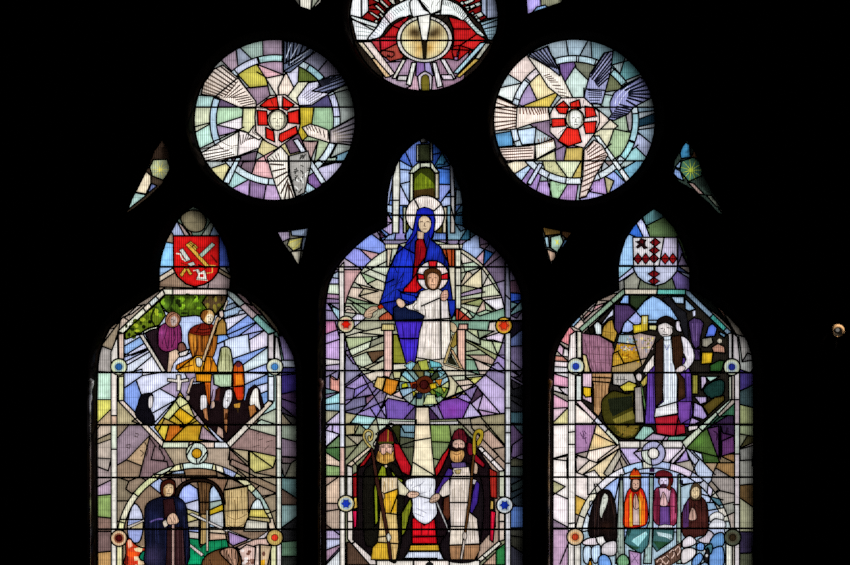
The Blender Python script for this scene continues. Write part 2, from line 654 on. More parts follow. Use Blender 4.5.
p.G(720, 110, 6, 'e0d0c4', .6, 'seraph_wing#4')
p.P('seraph_wing#5', 'f2e6dc', '385,212 455,158 490,200 492,300 530,420 455,425 420,330')
p.fan('33221a', 1.6, '400,245 425,330 465,420 520,420', '470,250 490,290 490,330 495,350', 8)
p.fan('3c2a20', .9, '395,215 440,190', '420,235 450,225', 4)
p.P('seraph_wing#6', 'f2e8e2', '48,195 140,140 250,78 365,112 345,165 240,205 150,230 60,232')
p.C('245,80 238,205')
p.fan('33221a', 1.1, '55,172 50,196 60,225 100,232', '140,150 190,175 215,190 235,204', 6)
p.fan('3c2a20', .9, '250,100 300,90 350,110', '255,150 280,130 300,120', 7)
p.T('4a3428', .7, '~140,145 170,175 215,165', '~160,135 200,155 240,150')
p.P('seraph_wing#7', 'efe2d8', '318,55 400,40 395,75 345,125 290,95')
p.fan('3c2a20', .9, '320,60 395,50', '310,90 345,110', 7)
# grey mottled piece
p.P('mottled_panel', 'a4a49c', '495,205 590,180 606,240 572,390 530,408 500,300')
for i in range(26):
    x, y = p.rnd.uniform(505, 590), p.rnd.uniform(200, 390)
    p.T(p.rnd.choice(['2c2c2a', '3a3a34', 'dcdcd8']), 1.3, [(x, y), (x + p.rnd.uniform(-14, 14), y + p.rnd.uniform(-14, 14)), (x + p.rnd.uniform(-18, 18), y + p.rnd.uniform(5, 22))])
# red halo and head
p.f(190, 38, 5)
p.P('seraph_halo', 'e8d8d0', '330,340 400,288 475,283 548,340 552,425 540,478 442,548 385,520 330,470 325,400')
for q in ('350,338 388,306 434,292 444,356 400,362 382,352', '464,292 522,334 484,362 462,352', '336,362 384,366 390,436 340,436', '488,372 544,358 546,430 492,424',
          '378,446 418,466 424,520 380,500', '448,480 532,440 538,476 458,522 444,510'):
    p.P('seraph_halo/red_glass', 'd8241c', q)
p.T(INK, .6, '340,355 390,350', '400,300 420,345', '480,350 535,350', '545,360 500,375')
p.P('seraph_head', 'a8a48c', circ(437, 410, 50, 52))
p.P('seraph_head/face', 'e2dfc4', '~400,405 415,372 445,368 468,385 472,420 455,452 432,460 408,440', lw=.5)
p.T(INK, .7, '412,405 430,402', '446,402 464,405', '438,405 434,425 442,427', '428,440 450,440', '~398,420 402,380 440,360 472,382 474,420')
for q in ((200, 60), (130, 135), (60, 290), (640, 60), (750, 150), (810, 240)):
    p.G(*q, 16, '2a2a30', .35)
p.G(640, 40, 22, '101018', .5); p.G(800, 200, 18, '101018', .45); p.G(840, 350, 12, '101018', .5)  # dimness at the upper right rim painted in

# ================================================================ right roundel
p = panel('stained_glass_roundel', 'large round stained glass light right of centre with blue winged seraph on red halo', 'stained glass window',
          circ(574.5, 120, 81.3, n=72), base='b0bcc0', seed=4, group='round tracery lights')
p.bar(107.3, 161.0, r=.9)
p.f(490, 38, 5)
p.C('90,180 160,225 45,250', '190,90 230,150', '45,290 160,340', '270,50 330,110', '380,10 395,105', '480,30 440,105', '505,20 510,110', '680,115 610,135 650,180 670,115', '745,185 670,215',
    '165,340 350,265', '200,235 230,300', '345,130 360,220', '420,150 350,260', '420,110 430,150 480,200', '470,250 470,300', '370,215 410,300', '350,265 300,345', '560,280 630,290', '470,290 560,340',
    '0,347 850,347', '555,370 640,440', '580,270 640,260', '680,390 690,450', '720,345 715,450', '760,370 850,360', '760,440 850,420', '840,370 760,400')
p.f(490, 115, 5)
p.C('20,95 230,60', '110,75 115,150', '45,160 260,140', '230,65 220,160', '210,55 320,120', '320,120 330,230', '230,225 340,170', '340,130 390,165 470,160', '380,170 370,225', '465,160 450,420', '520,100 630,240',
    '620,70 600,130 580,170', '690,80 850,60', '620,70 740,95', '750,95 840,170', '730,160 790,220', '650,225 740,150', '680,260 730,230', '590,250 680,340', '545,330 560,260', '0,230 850,230',
    '330,235 400,330 450,240', '265,240 310,410', '280,330 400,325 350,410', '440,350 430,420', '250,320 235,370', '300,300 300,400', '480,380 560,395', '575,330 585,390', '510,370 470,410', '620,330 600,380',
    '130,290 210,240', '215,250 150,340', '165,345 200,350')
p.K((70, 125, '5c94c0'), (185, 105, 'c8def4'), (70, 190, 'e8d0c8'), (265, 70, '8a748c'), (345, 185, '8c7898'), (420, 190, 'c0a85c'), (590, 55, 'eae0c8'), (650, 130, 'a4bc94'), (600, 100, 'dcd8b8'),
    (790, 140, 'b4bcdc'), (820, 70, 'a4bcd0'), (750, 190, 'a0d4d8'), (715, 265, '84c0dc'), (640, 320, '98a8e4'), (600, 240, '9a8a88'), (540, 360, 'b494cc'), (605, 350, 'b8b088'), (520, 395, 'b8b0e4'),
    (410, 390, 'ac88bc'), (330, 370, 'a8cca4'), (270, 350, 'b094cc'), (215, 335, 'a488c4'), (170, 300, 'c0d8f4'), (320, 280, 'c8c698'), (405, 270, 'dce4c0'), (430, 300, 'c8b464'), (290, 210, 'd4d0a8'), (510, 70, 'd8b8d0'),
    (90, 240, 'e8dcc0'), (250, 270, 'dce8f0'))
p.f(490, 38, 5)
p.K((110, 130, 'e0e6ea'), (60, 215, 'e4ecec'), (170, 160, 'e4d0c8'), (100, 260, 'e8eeea'), (350, 70, '9aaab4'), (430, 60, 'a4bac8'), (485, 70, '8a9aa4'), (540, 60, '84a4ae'), (640, 150, 'b0c4c8'), (640, 95, '6f9aa0'), (700, 160, '72aeb2'),
    (185, 280, 'a894bc'), (250, 240, 'ead8a8'), (290, 310, 'd8be58'), (385, 160, '73588e'), (430, 220, 'c4d8d0'), (455, 160, '6f7260'), (615, 230, '6c7050'), (570, 310, 'b4ccc8'),
    (650, 420, 'a0b49a'), (700, 420, 'a09aa0'), (800, 395, '1c3a4c'), (740, 390, 'a8d0e4'), (790, 360, '9ab8cc'), (580, 420, 'ead8cc'), (20, 330, 'c8c8c8'))
c0 = (422, 410)
p.P('ring_band', 'd4e2ec', arcband(422, 410, 290, 322, -180, 180, 60))
for a0, a1, col in ((-160, -141, 'dce6f0'), (-139, -120, 'f0e4e4'), (-108, -88, 'd0e4ec'), (-86, -70, 'bcd8e0'), (-52, -36, 'a8d4dc'), (-6, 20, 'b0d8e8'), (21, 38, 'a8dce4'), (48, 66, 'e4eef4'), (84, 98, 'e4eef4'), (115, 150, 'dce8f4'), (160, 178, 'd8e8f4')):
    p.P('ring_band#' + col + str(a0), col, arcband(*c0, 290, 322, a0, a1))
p.f(490, 115, 5)
p.P('ring_band#y1', 'eef2f4', '520,105 545,105 700,320 680,335')
p.C('580,165 605,145', '620,220 645,205', '650,275 670,258', w=1.6)
p.P('ring_band#y2', 'd8e4f4', '245,240 265,245 205,350 185,340')
p.f(490, 38, 5)
p.P('seraph_wing#1', 'f0e6dc', '190,95 205,75 290,40 300,90 340,150 415,300 360,300 290,245 250,180')
p.P('seraph_wing#1', '8c90b0', '195,92 205,75 290,42 310,95 345,150 350,190 300,150 240,115')
p.fan('14141c', 1.7, '200,80 235,60 285,45', '290,145 320,150 345,160', 6)
p.fan('4c3024', 1.0, '300,180 340,220 395,295', '270,190 300,220 350,285', 9)
p.P('seraph_wing#2', '9fa4cc', '480,250 500,180 570,75 615,65 605,160 580,255 560,330 500,330 470,300')
p.C('480,255 575,262')
p.fan('10101c', 1.7, '575,75 600,70 612,95 608,130 600,165 590,200', '505,180 500,205 520,215 525,225 530,235 540,245', 8)
p.fan('24243a', 1.2, '560,270 560,290 540,325', '490,262 490,290 505,325', 6)
p.P('seraph_wing#3', '9096c4', '600,320 620,275 690,225 750,195 800,225 805,300 720,345 690,380 620,412 590,405 610,380 600,355')
p.fan('0c0c18', 2.0, '745,200 790,225 810,270 800,310 730,340', '650,260 690,265 690,275 690,290 680,310', 8)
p.fan('1a1a28', 1.7, '720,350 690,380 650,400', '640,330 620,365 600,395', 7)
p.T('d4d8f0', .6, '~625,330 640,290 690,240', '~640,340 660,300 700,255')
p.P('seraph_wing#4', 'f2e2d8', '10,345 30,290 150,345 290,345 300,410 220,425 130,455 20,465 12,420')
p.C('135,350 130,450')
p.fan('4c3024', 1.4, '30,295 15,340 10,380 15,430 30,465', '130,340 130,365 130,390 130,415 130,440', 8)
p.fan('6a4030', 1.2, '150,350 220,350 290,350', '150,380 240,385 290,375', 11)
p.f(490, 115, 5)
p.P('seraph_wing#5', 'f0dcd4', '42,165 225,150 222,222 130,228 90,240 60,205')
p.fan('4c3024', 1.2, '50,165 45,180 60,205 80,228', '200,155 215,172 215,195 200,222', 6)
p.P('seraph_wing#5', 'f4ece0', '225,150 320,118 330,165 230,222')
p.fan('6a4030', 1.0, '240,120 300,105 320,120', '250,150 285,140 310,135', 8)
p.P('seraph_wing#6', 'efd6d0', '470,175 520,125 560,150 590,200 530,300 480,410 445,418 465,300')
p.fan('4c3024', 1.4, '580,200 560,250 520,320 480,405', '475,230 470,290 462,350 452,412', 8)
p.fan('4c3024', 1.2, '515,135 560,160 590,205', '480,178 490,205 510,235', 6)
# ornamented green pieces get painted scrolls
for cx_, cy_ in ((300, 250), (325, 285), (355, 265), (340, 340), (370, 290), (350, 370), (310, 215), (390, 315)):
    p.T('6a7050', .5, circ(cx_, cy_, 12, n=9)[:7])
p.f(490, 38, 5)
p.P('seraph_halo', 'efdfd6', '355,300 470,297 520,345 545,370 548,420 525,475 470,550 350,520 335,505 300,470 300,380 320,340')
for q in ('325,345 368,315 396,345 380,380 345,376', '400,325 446,308 454,352 404,358', '474,340 520,350 532,390 478,400', '308,404 372,402 380,440 310,446',
          '384,446 442,456 458,520 392,542 340,514', '466,422 532,416 524,476 478,478'):
    p.P('seraph_halo/red_glass', 'e02a20', q)
p.T(INK, .6, '360,320 385,345', '430,300 430,340', '470,310 462,345', '310,400 300,470', '340,480 370,455', '540,390 520,400')
p.P('seraph_head', 'c0bca4', circ(425, 405, 46, 50))
p.P('seraph_head/face', 'e6e8e0', '~398,405 402,372 430,362 455,378 460,415 445,445 422,452 402,435', lw=.5)
p.T(INK, .7, '408,400 422,398', '436,398 450,400', '430,402 427,420 434,421', '420,433 440,433', '~392,415 398,372 428,356 460,378 466,415')
p.G(760, 130, 26, '0c3038', .3); p.G(640, 60, 18, '101820', .35); p.G(830, 330, 14, '101018', .5); p.G(210, 70, 14, '282828', .3)  # upper rim shade washed into the tint

# ================================================================ top roundel
p = panel('stained_glass_roundel', 'round stained glass light at the top with white wings over gold disc', 'stained glass window',
          circ(424, 17, 74.5, n=72), base='241c16', seed=5, group='round tracery lights')
p.bar(40.6, r=1.0)
p.f(340, 0, 10)
p.K((150, 60, 'eceef0'))
p.C('100,150 390,235', '215,0 215,170', '285,0 285,110 210,175')
p.P('red_border', '8e1414', '285,-200 850,-200 1400,-200 1410,120 1480,170 1380,225 1180,20 1050,-40 600,-40 470,90 380,235 210,175 285,110')
p.C('285,60 400,20', '300,90 420,100', '320,-40 440,80')
for q in ('340,55 370,45 450,120 440,145', '285,125 310,115 400,170 385,195', '385,140 410,125 440,165 420,180', '345,200 375,195 385,225 345,235',
          '380,5 410,-10 500,75 470,85', '480,0 540,-10 560,45 525,45', '300,-20 330,-35 400,10 380,25', '560,-60 600,-60 640,10 600,20'):
    p.P('red_border/white_ray', 'e0ddd0', q)
for q in ('1240,70 1400,15 1410,50 1290,110', '1290,60 1340,40 1360,60 1310,90', '1330,150 1420,110 1435,160 1365,185', '1230,20 1330,-20 1345,10 1260,50', '1195,30 1225,5 1245,40 1225,55', '1365,200 1390,180 1410,210 1385,225',
          '1260,90 1285,80 1300,100 1275,115', '1305,130 1330,115 1345,140 1325,150', '1345,170 1365,155 1385,180 1365,195'):
    p.P('red_border/white_ray', 'd4dcd4', q)
p.P('white_panel#1', 'eef0f2', '60,-100 280,-100 285,110 215,178 100,152')
p.C('212,-100 215,170')
p.P('white_panel#2', 'b4c0dc', '1415,-100 1640,-100 1600,170 1475,185 1415,120')
p.C('1468,-100 1468,175')
p.P('white_panel#3', 'e4e8e8', '105,152 385,238 270,410 165,405')
p.C('130,200 350,275', '120,185 330,300')
p.T('c04038', .7, '110,185 345,272'); p.T('6a8078', .6, '150,260 320,300', '165,310 300,325', '170,355 290,360')
p.P('white_panel#4', 'a8c8d8', '1400,225 1580,175 1580,300 1520,405 1480,395')
p.C('1420,255 1570,200', '1440,290 1570,260')
p.T('4a6878', .6, '1440,320 1560,300', '1460,350 1550,340', '1475,375 1540,370')
# white wings
p.P('white_wing#1', 'eef4f6', '~275,395 370,270 480,110 600,30 720,-5 720,150 600,180 480,260 400,370')
p.C('705,20 720,150', '490,220 450,170')
p.fan('4a5a5a', .6, '300,370 400,240 470,150 560,75 690,20', '335,385 440,270 510,200 600,120 700,60', 20)
p.G(480, 170, 5, 'e0a0b0', .5, 'white_wing#1')
p.P('white_wing#2', 'eef0ec', '~700,20 770,-10 840,90 910,140 800,210 720,150')
p.P('white_wing#3', 'eef2ee', '~910,140 1000,60 1030,-5 1120,15 1220,80 1330,230 1450,360 1360,345 1280,270 1210,200 1120,155 1000,150')
p.C('1020,20 1000,150', '1220,215 1290,150')
p.fan('3a4644', .7, '1040,10 1130,25 1220,90 1300,190 1420,350', '1030,50 1120,80 1190,150 1260,220 1370,335', 22)
p.G(1360, 290, 7, 'a8d0c8', .6, 'white_wing#3')
p.P('white_wing#4', 'f0f2f0', '780,-20 1020,-20 1005,120 910,145')
p.C('790,-10 905,145 1010,100'); p.T('50504a', .6, '830,20 890,80', '930,10 910,90', '1000,0 960,60')
# red fields
p.P('red_field#1', 'a81a20', '275,405 430,370 540,240 700,150 660,220 600,300 570,420 600,520 640,560 540,690 400,545')
p.C('430,370 540,370', '400,410 410,540', '400,520 560,440', '500,250 580,280')
p.K((370, 450, 'b0343c'), (460, 450, 'b8222c'), (480, 530, 'a04038'), (480, 620, '984840'), (490, 360, 'b41c20'), (560, 260, 'b01c24'))
p.P('red_field#2', 'b81a1a', '1080,165 1250,210 1370,340 1470,400 1330,500 1200,680 1140,600 1120,520 1140,400 1130,280')
p.C('1140,290 1280,290', '1200,455 1320,495', '1150,460 1200,455 1170,650')
p.K((1280, 560, 'bc80b4'), (1300, 440, 'cc2424'), (1230, 360, 'b81a1c'), (1150, 520, 'b02020'))
p.f(345, 38, 5.3125)
p.P('lower_field', '9c7c94', '190,85 240,125 300,110 550,110 600,120 660,70 620,280 230,290 200,200')
p.C('200,65 260,75', '210,130 290,125', '380,140 375,200', '455,140 470,200', '560,60 660,65')
p.K((225, 105, 'a84438'), (235, 155, 'b07874'), (330, 160, 'a88ca4'), (400, 165, '8c6aa8'), (450, 165, 'a498c8'), (510, 155, '9c7c90'), (600, 95, 'bc84bc'), (540, 105, 'b02020'),
    (320, 240, 'b09aac'), (375, 250, 'd0a8b8'), (470, 250, 'c0a0b4'))
for i, (q, col) in enumerate((('70,20 140,20 265,190 235,205', 'ecdcd0'), ('65,22 95,22 160,105 140,110', 'e6d4bc'), ('140,110 160,108 245,205 215,210', 'e0bc90'), ('720,25 755,22 600,190 575,185', 'b8dce8'), ('775,28 745,28 690,110 715,110', 'dcd8c8'), ('690,108 715,115 610,210 590,205', 'dcb858'),
                  ('305,112 325,115 270,215 250,215', 'f0ece4'), ('355,130 380,130 350,255 325,245', 'ece8e4'), ('462,130 485,130 520,255 490,265', 'ece8ea'), ('505,112 530,110 590,215 565,218', 'eee8e8'),
                  ('285,200 335,200 325,228 275,225', 'dcd4d8'), ('510,195 565,195 580,222 520,222', 'e4d8e4'))):
    p.P('white_strip#%d' % i, col, q)
p.P('arched_door_panel/frame', 'd8c8d0', '385,205 400,190 425,175 455,192 465,205 460,275 395,275')
p.P('arched_door_panel', '6c6420', '~405,215 425,195 445,210 448,280 425,300 408,280', lw=1.0)
p.f(340, 0, 10)
# gold disc, split in the middle
p.P('gold_disc', 'e6e2d6', circ(845, 390, 280, 235, n=40))
p.C(*['%d,%d %d,%d' % (845 + 215 * math.cos(a), 390 + 185 * math.sin(a), 845 + 290 * math.cos(a), 390 + 250 * math.sin(a)) for a in (-2.4, -2.1, -1.1, -.9, -.7)], w=.8)
p.P('gold_disc/pupil', 'e4dcb4', circ(845, 390, 237, 202, n=36))
p.P('gold_disc/white_dart', 'f4f2ea', '775,165 905,140 895,280 870,420 820,410')
p.P('gold_disc/dart_base', '1c160c', '815,410 870,410 862,585 830,585', lw=.5)
p.T(INK, 1.2, '770,170 818,400', '910,150 872,400')
for q in ((715, 310), (760, 400), (985, 310), (930, 400), (800, 500), (890, 500)):
    p.G(*q, 8.5, 'c89838', .55, 'gold_disc/pupil')
for q, r, a in (((735, 320), 5.5, .95), ((775, 335), 5, .97), ((975, 315), 6, .92), ((925, 340), 5, .97), ((790, 480), 3, .7), ((900, 480), 3.5, .7), ((770, 560), 4, .5), ((1000, 520), 3, .4)):
    p.G(*q, r, '2a1604' if a > .75 else 'b88418', a, 'gold_disc/pupil')
# ================================================================ small tracery lights
p = panel('stained_glass_tracery_light', 'tapering tracery light with pale yellow hexagon star, outer left of the window', 'stained glass window',
          [(125, 215), (128, 205), (136, 190), (145, 172), (150, 160), (154, 150), (162, 139), (168, 146), (171, 158), (170, 170), (163, 184), (150, 197), (136, 208)], base='403428', seed=6, group='small tracery lights')
p.f(110, 130, 4.035)
p.K((210, 80, '2c2018'))
p.P('star_medallion', 'a8ac88', '175,120 230,118 245,160 215,203 170,185 160,150')
for i in range(10):
    a = i * .628
    p.T('d8cc60', .8, [(203, 160), (203 + 36 * math.cos(a), 160 + 36 * math.sin(a))], taper=True)
p.P('pale_pane#1', 'ecdcbc', '140,160 165,185 165,215 145,258 100,250')
p.P('pale_pane#2', 'a8c4bc', '98,252 148,262 72,322')
p.P('pale_pane#3', '7a88bc', '168,215 190,225 150,258')
p.P('pale_pane#4', '7c3c1c', '72,322 55,350 64,310')
p.P('pale_pane#5', '788890', '150,130 160,150 138,165')
p = panel('stained_glass_tracery_light', 'tapering tracery light with blue pane and yellow burst, outer right of the window', 'stained glass window',
          [(724, 215), (721, 203), (712, 190), (704, 175), (700, 162), (695, 150), (687, 139), (681, 148), (674, 160), (672, 172), (678, 182), (692, 190), (708, 203), (718, 214)], base='2c3a34', seed=7, group='small tracery lights')
p.f(535, 130, 4.035)
p.P('blue_pane#1', '3c80a8', '600,45 625,60 628,110 590,115 585,95')
p.P('blue_pane#2', '8aa8c8', '565,150 590,120 585,155')
p.P('blue_pane#3', '88a8dc', '558,175 565,155 585,165 600,205 575,195')
p.P('blue_pane#4', '6c4c34', '630,110 645,75 660,115')
p.P('star_medallion', '44705c', '592,125 640,110 680,135 672,185 620,208 585,165')
for i in range(11):
    a = i * .571
    p.T('c0d040', .9, [(630, 162), (630 + 46 * math.cos(a), 162 + 44 * math.sin(a))], taper=True)
p.P('pale_pane#1', 'a08c84', '615,210 640,215 685,262 660,258')
p.P('pale_pane#2', '64685c', '690,262 715,265 755,318 730,308')
p.P('pale_pane#3', '9c948c', '740,318 758,318 768,348')
p = panel('stained_glass_tracery_light', 'small triangular tracery light with mauve top panes, between left and centre lancets', 'stained glass window',
          [(276, 231), (290, 229), (309, 227), (307, 240), (303, 256), (299, 267), (292, 257), (283, 244)], base='6c6c60', seed=8, group='small tracery lights')
p.f(85, 200, 3.769)
p.P('corner_pane#1', '9a8ea4', '722,120 770,118 772,145 740,160')
p.P('corner_pane#2', '90a0b8', '775,115 842,105 838,138 780,135')
p.P('yellow_leaf_pane', 'b0ac70', '770,148 820,140 812,180 785,192 762,170')
p.T('e0d060', .9, '770,160 815,145', '785,185 812,160')
p.P('corner_pane#3', 'b8b0a0', '775,195 815,190 805,255')
p.P('corner_pane#4', '8898b0', '822,140 836,140 822,195 815,185')
p = panel('stained_glass_tracery_light', 'small triangular tracery light with brown top panes, between centre and right lancets', 'stained glass window',
          [(541, 226), (556, 229), (573, 232), (566, 244), (558, 254), (551, 267), (547, 258), (543, 242)], base='484c44', seed=9, group='small tracery lights')
p.f(540, 200, 3.769)
p.P('brown_pane#1', '6c5428', '8,100 75,112 80,128 20,135')
p.P('brown_pane#2', '48301c', '80,112 125,122 100,148 82,130')
p.P('corner_pane#1', 'a8ccdc', '15,140 32,138 35,178 25,180')
p.P('yellow_leaf_pane', 'a8c8b4', '40,140 78,130 88,160 65,198 40,180')
p.T('d0d050', 1.2, '58,150 72,168', '70,150 60,168')
p.P('corner_pane#2', '48688c', '92,150 110,150 75,215 68,200')
p.P('corner_pane#3', 'c0a48c', '25,185 58,198 60,220 40,235'); p.P('corner_pane#4', 'd8d4cc', '40,235 58,225 46,255')
p = panel('stained_glass_tracery_light', 'cropped foot of a small tracery light at the top, left of the top roundel', 'stained glass window',
          [(286, -12), (326, -12), (321, 3), (311, 11), (299, 7)], base='d4d4c4', seed=10, group='small tracery lights')
p.P('corner_pane', '585850', [(284, -14), (299, -14), (300, 8)]); p.P('corner_pane#1', '9a9c8c', [(313, -12), (328, -12), (311, 10)])
p = panel('stained_glass_tracery_light', 'cropped foot of a small tracery light at the top, right of the top roundel', 'stained glass window',
          [(525, -12), (566, -12), (562, 3), (544, 9), (527, 15)], base='8c8c70', seed=11, group='small tracery lights')
p.P('corner_pane', 'ac9ce0', [(522, -14), (540, -14), (541, 6), (527, 17)]); p.P('corner_pane#1', '90b4e0', [(537, 7), (545, 5), (550, 9), (530, 15)])

# ================================================================ left lancet
OUT_L = [(97, 580), (96.5, 400), (97, 375), (97.6, 365), (99, 354), (103, 341), (109.6, 328), (122, 315), (137, 304), (148, 297), (158.5, 290.5), (158.8, 287), (158.8, 269), (161, 255), (166, 240), (171, 231), (176.4, 221), (182, 214), (188, 209),
         (193, 206), (198, 208), (204, 212), (212.4, 222), (220, 234), (227, 248), (230, 263), (231.5, 277), (230.5, 287), (230.5, 290.5), (240, 293), (255, 302.6), (269, 315), (280, 330), (288, 343), (294, 355), (296.4, 368), (297, 380), (297.5, 420), (298, 580)]
p = panel('stained_glass_lancet', 'left stained glass lancet, red shield at top above labourers by a white cross', 'stained glass window', OUT_L, base='94846e', seed=12, group='lancet lights', lead=1.5)
p.bar(266.8, 372.4, 424.6, 477.4, 529.0, r=1.05)
p.f(150, 202)
p.C('160,110 205,150 250,210', '130,180 150,215', '190,100 250,205', '255,175 265,210', '360,150 320,210', '400,140 370,215', '440,205 430,215', '55,405 150,405', '430,405 515,405', '60,465 140,415', '60,500 150,445', '430,412 515,465', '430,440 515,490', '370,490 360,545',
    '50,530 510,545', '100,250 150,260', '330,490 280,545')
p.K((205, 160, 'b49c98'), (150, 190, '9ca8c8'), (105, 310, '8cc8f4'), (280, 200, '6c8070'), (345, 190, '8c9488'), (400, 185, '88a0c0'), (465, 320, '5068cc'), (72, 425, '98bce4'), (110, 440, 'd8c8b4'), (110, 500, '8c7460'), (480, 440, 'b4aca0'), (430, 500, '9c8888'), (340, 520, 'a89898'), (500, 415, '707080'), (140, 480, '8c7460'))
p.P('round_head_pane', '7a7058', '~190,100 230,60 280,50 330,70 352,120 330,175 275,188 225,165')
p.G(270, 45, 7, '181410', .8); p.G(350, 80, 7, '101010', .7); p.G(200, 70, 6, '181410', .6)  # apex edges dimmed with painted shade
p.P('heraldic_shield', 'cc1616', '145,212 432,212 432,405 425,440 390,485 340,515 280,530 225,512 170,465 148,420', lw=1.7)
p.G(380, 330, 9, '901010', .5, 'heraldic_shield')
K_ = 'heraldic_shield/gold_key'
p.P(K_, 'e4b444', '222,268 242,252 375,402 352,412', lw=.7)
p.P(K_, 'e4b444', '238,258 252,244 275,262 262,280', lw=.6); p.P(K_, 'e4b444', '265,282 280,262 300,284 284,304', lw=.6)
p.T(INK, .8, '244,248 270,272', '275,270 292,292')
p.P('heraldic_shield/silver_sword', 'a8bcae', '305,330 388,252 408,268 325,348', lw=.7)
p.P('heraldic_shield/silver_sword', 'd8dcd0', '182,300 205,290 255,362 228,372', lw=.7)
p.P('heraldic_shield/silver_sword', 'dcdcd4', '235,385 270,372 285,392 250,402', lw=.6)
p.T('e4e0d0', 1.4, '165,322 190,325 200,352', '200,355 225,370'); p.T('7a1a08', 1.0, '190,380 240,395')
p.P('heraldic_shield/gold_cross', 'e0b040', '185,455 215,412 232,420 200,470', lw=.6); p.P('heraldic_shield/gold_cross', 'e0b040', '225,420 240,412 265,450 248,458', lw=.6)
p.T('e8b850', 1.0, '345,395 410,398', '390,400 390,440 355,445'); p.T('2a0806', 1.6, '300,390 350,415', '380,330 420,380')
p.P('heraldic_shield/white_tower', 'ece4d8', '285,420 305,418 312,440 340,425 348,440 355,485 290,480 300,455', lw=.6)
p.D('b01818', '310,450 335,450 335,470 310,470'); p.T('e8e0cc', 1.0, '270,430 290,425', '290,482 360,490')
# shoulders
p.f(84, 285)
p.C('80,540 200,548', '120,385 172,405', '170,260 245,200', '230,200 215,295', '130,350 240,205', '260,200 330,130 410,120', '300,130 500,20', '245,200 300,180 375,120', '215,290 195,350 172,465', '410,60 330,125')
p.K((200, 250, '8e7c68'), (160, 300, 'b8a898'), (150, 350, '94846e'), (120, 460, '9a9490'), (300, 150, 'a8988a'), (280, 200, 'b8a898'), (250, 230, 'c4b0a0'), (380, 100, '8a7c70'), (350, 140, 'c0b4a8'))
p.f(170, 285)
p.C('400,40 640,290', '460,60 580,190 690,320', '540,110 620,200', '640,190 690,310', '690,320 725,290', '680,320 710,465', '695,470 790,470', '700,515 790,515', '560,160 600,210')
p.K((520, 130, '8a6c70'), (480, 110, 'a08488'), (600, 220, '7c9c90'), (680, 240, '46587c'), (740, 380, 'a898d0'), (750, 495, 'c4ccdc'), (740, 530, '3c3a70'), (690, 480, '7c84b0'), (630, 250, '86aca0'))
p.G(700, 200, 9, '14141c', .5); p.G(795, 400, 8, '181828', .5); p.G(560, 100, 7, '181818', .4)  # right shoulder shade, painted
# left margin and spandrels
p.f(84, 370)
p.C('78,185 168,185', '78,335 168,245', '85,462 168,432', '78,380 100,345', '85,550 168,555', '205,345 370,345', '265,562 405,415', '405,415 450,480', '440,480 420,560', '500,488 545,562', '205,430 280,345', w=1.2)
p.K((120, 110, 'bcdcc8'), (120, 220, 'd4d068'), (140, 300, 'b8a080'), (120, 390, 'c0ae9c'), (120, 490, 'b4a69a'), (240, 280, 'a89c7a'), (270, 400, '8c7a86'), (250, 470, '8c7a86'), (350, 520, 'b49878'), (480, 520, '80686c'), (560, 530, 'a09078'))
p.T(INK, .9, '262,470 290,465 285,490 262,480', '320,395 340,400 335,420 315,412', '350,500 375,520 355,540', '380,450 400,500 390,540')
p.f(170, 370)
p.C('490,365 665,415', '375,490 500,505 665,540', '490,510 490,562', '545,330 560,290 665,240', '500,345 665,345', '375,495 365,562', '380,490 470,562', '520,345 570,310 660,340')
p.C('700,180 790,210', '700,150 790,130', '700,230 790,300', '700,345 795,345', '700,425 795,450', '700,540 795,545', '700,270 760,340')
p.K((600, 270, 'bcdcd8'), (600, 375, 'b0b4a0'), (560, 440, '8e7470'), (430, 480, '8e7470'), (430, 515, 'b0a080'), (580, 540, 'bcb470'), (430, 550, '8a7064'), (560, 330, 'c8dcc8'), (640, 325, 'a8b09c'),
    (745, 80, '382c72'), (745, 165, '4a3458'), (745, 210, '4c3a60'), (730, 270, '3c3444'), (750, 320, '4a4844'), (745, 390, '8c9888'), (745, 480, '7e6c7e'), (745, 555, '6c5c60'))  # right margin panes keyed dark, with jamb shade in their colours
p.T(INK, .6, '520,480 560,470', '550,440 580,430', '590,500 620,470', '510,540 520,520 540,550', '540,400 560,390', '600,450 640,440')
p.G(795, 150, 7, '08080c', .75); p.G(795, 300, 8, '08080c', .8); p.G(800, 450, 6, '101010', .6)  # painted jamb shade down the right edge
p.f(85, 340, 3.769)
p.C('205,515 245,360', '45,375 100,350', '545,400 545,470', '545,410 640,500 720,515', '620,420 620,510', '735,440 800,445', '545,470 700,540')
p.K((180, 500, '8a7460'), (265, 470, '7c6468'), (350, 440, 'a09078'), (490, 440, 'a49280'), (590, 490, '8c7468'), (660, 460, 'bab26c'), (700, 510, '9c8870'), (75, 500, '9a8a8a'), (290, 420, '7c6468'), (770, 480, '707060'))
p.f(85, 440, 3.778)
p.C('40,180 100,150', '50,210 100,205', '50,290 100,295', '50,345 100,345', '50,425 100,420', '745,185 800,220', '745,245 800,245', '745,330 800,290', '745,385 800,380', '745,440 800,440', '105,230 165,230', '600,145 720,200', '620,220 715,205', '650,230 720,200', '560,100 610,140', '200,190 280,140')
p.K((75, 100, 'a89c94'), (75, 180, 'b098ac'), (75, 250, '849c5c'), (75, 320, '80665c'), (75, 385, '6e5856'), (75, 450, 'b48c58'), (770, 100, '64605c'), (765, 170, '648484'), (780, 220, '5c4a40'), (765, 270, '809c9c'), (775, 350, '242426'), (770, 410, '5c7c64'), (770, 455, '262826'),
    (140, 190, '7c705c'), (120, 270, 'b8bc9c'), (680, 180, '8a7660'), (650, 270, '746450'), (640, 170, '8e7864'), (180, 180, '8a7866'), (115, 420, '6c5c50'))
p.G(800, 350, 9, '060606', .8); p.G(800, 200, 6, '0c0c0c', .6)  # lower right edge, shade put into the glass colour
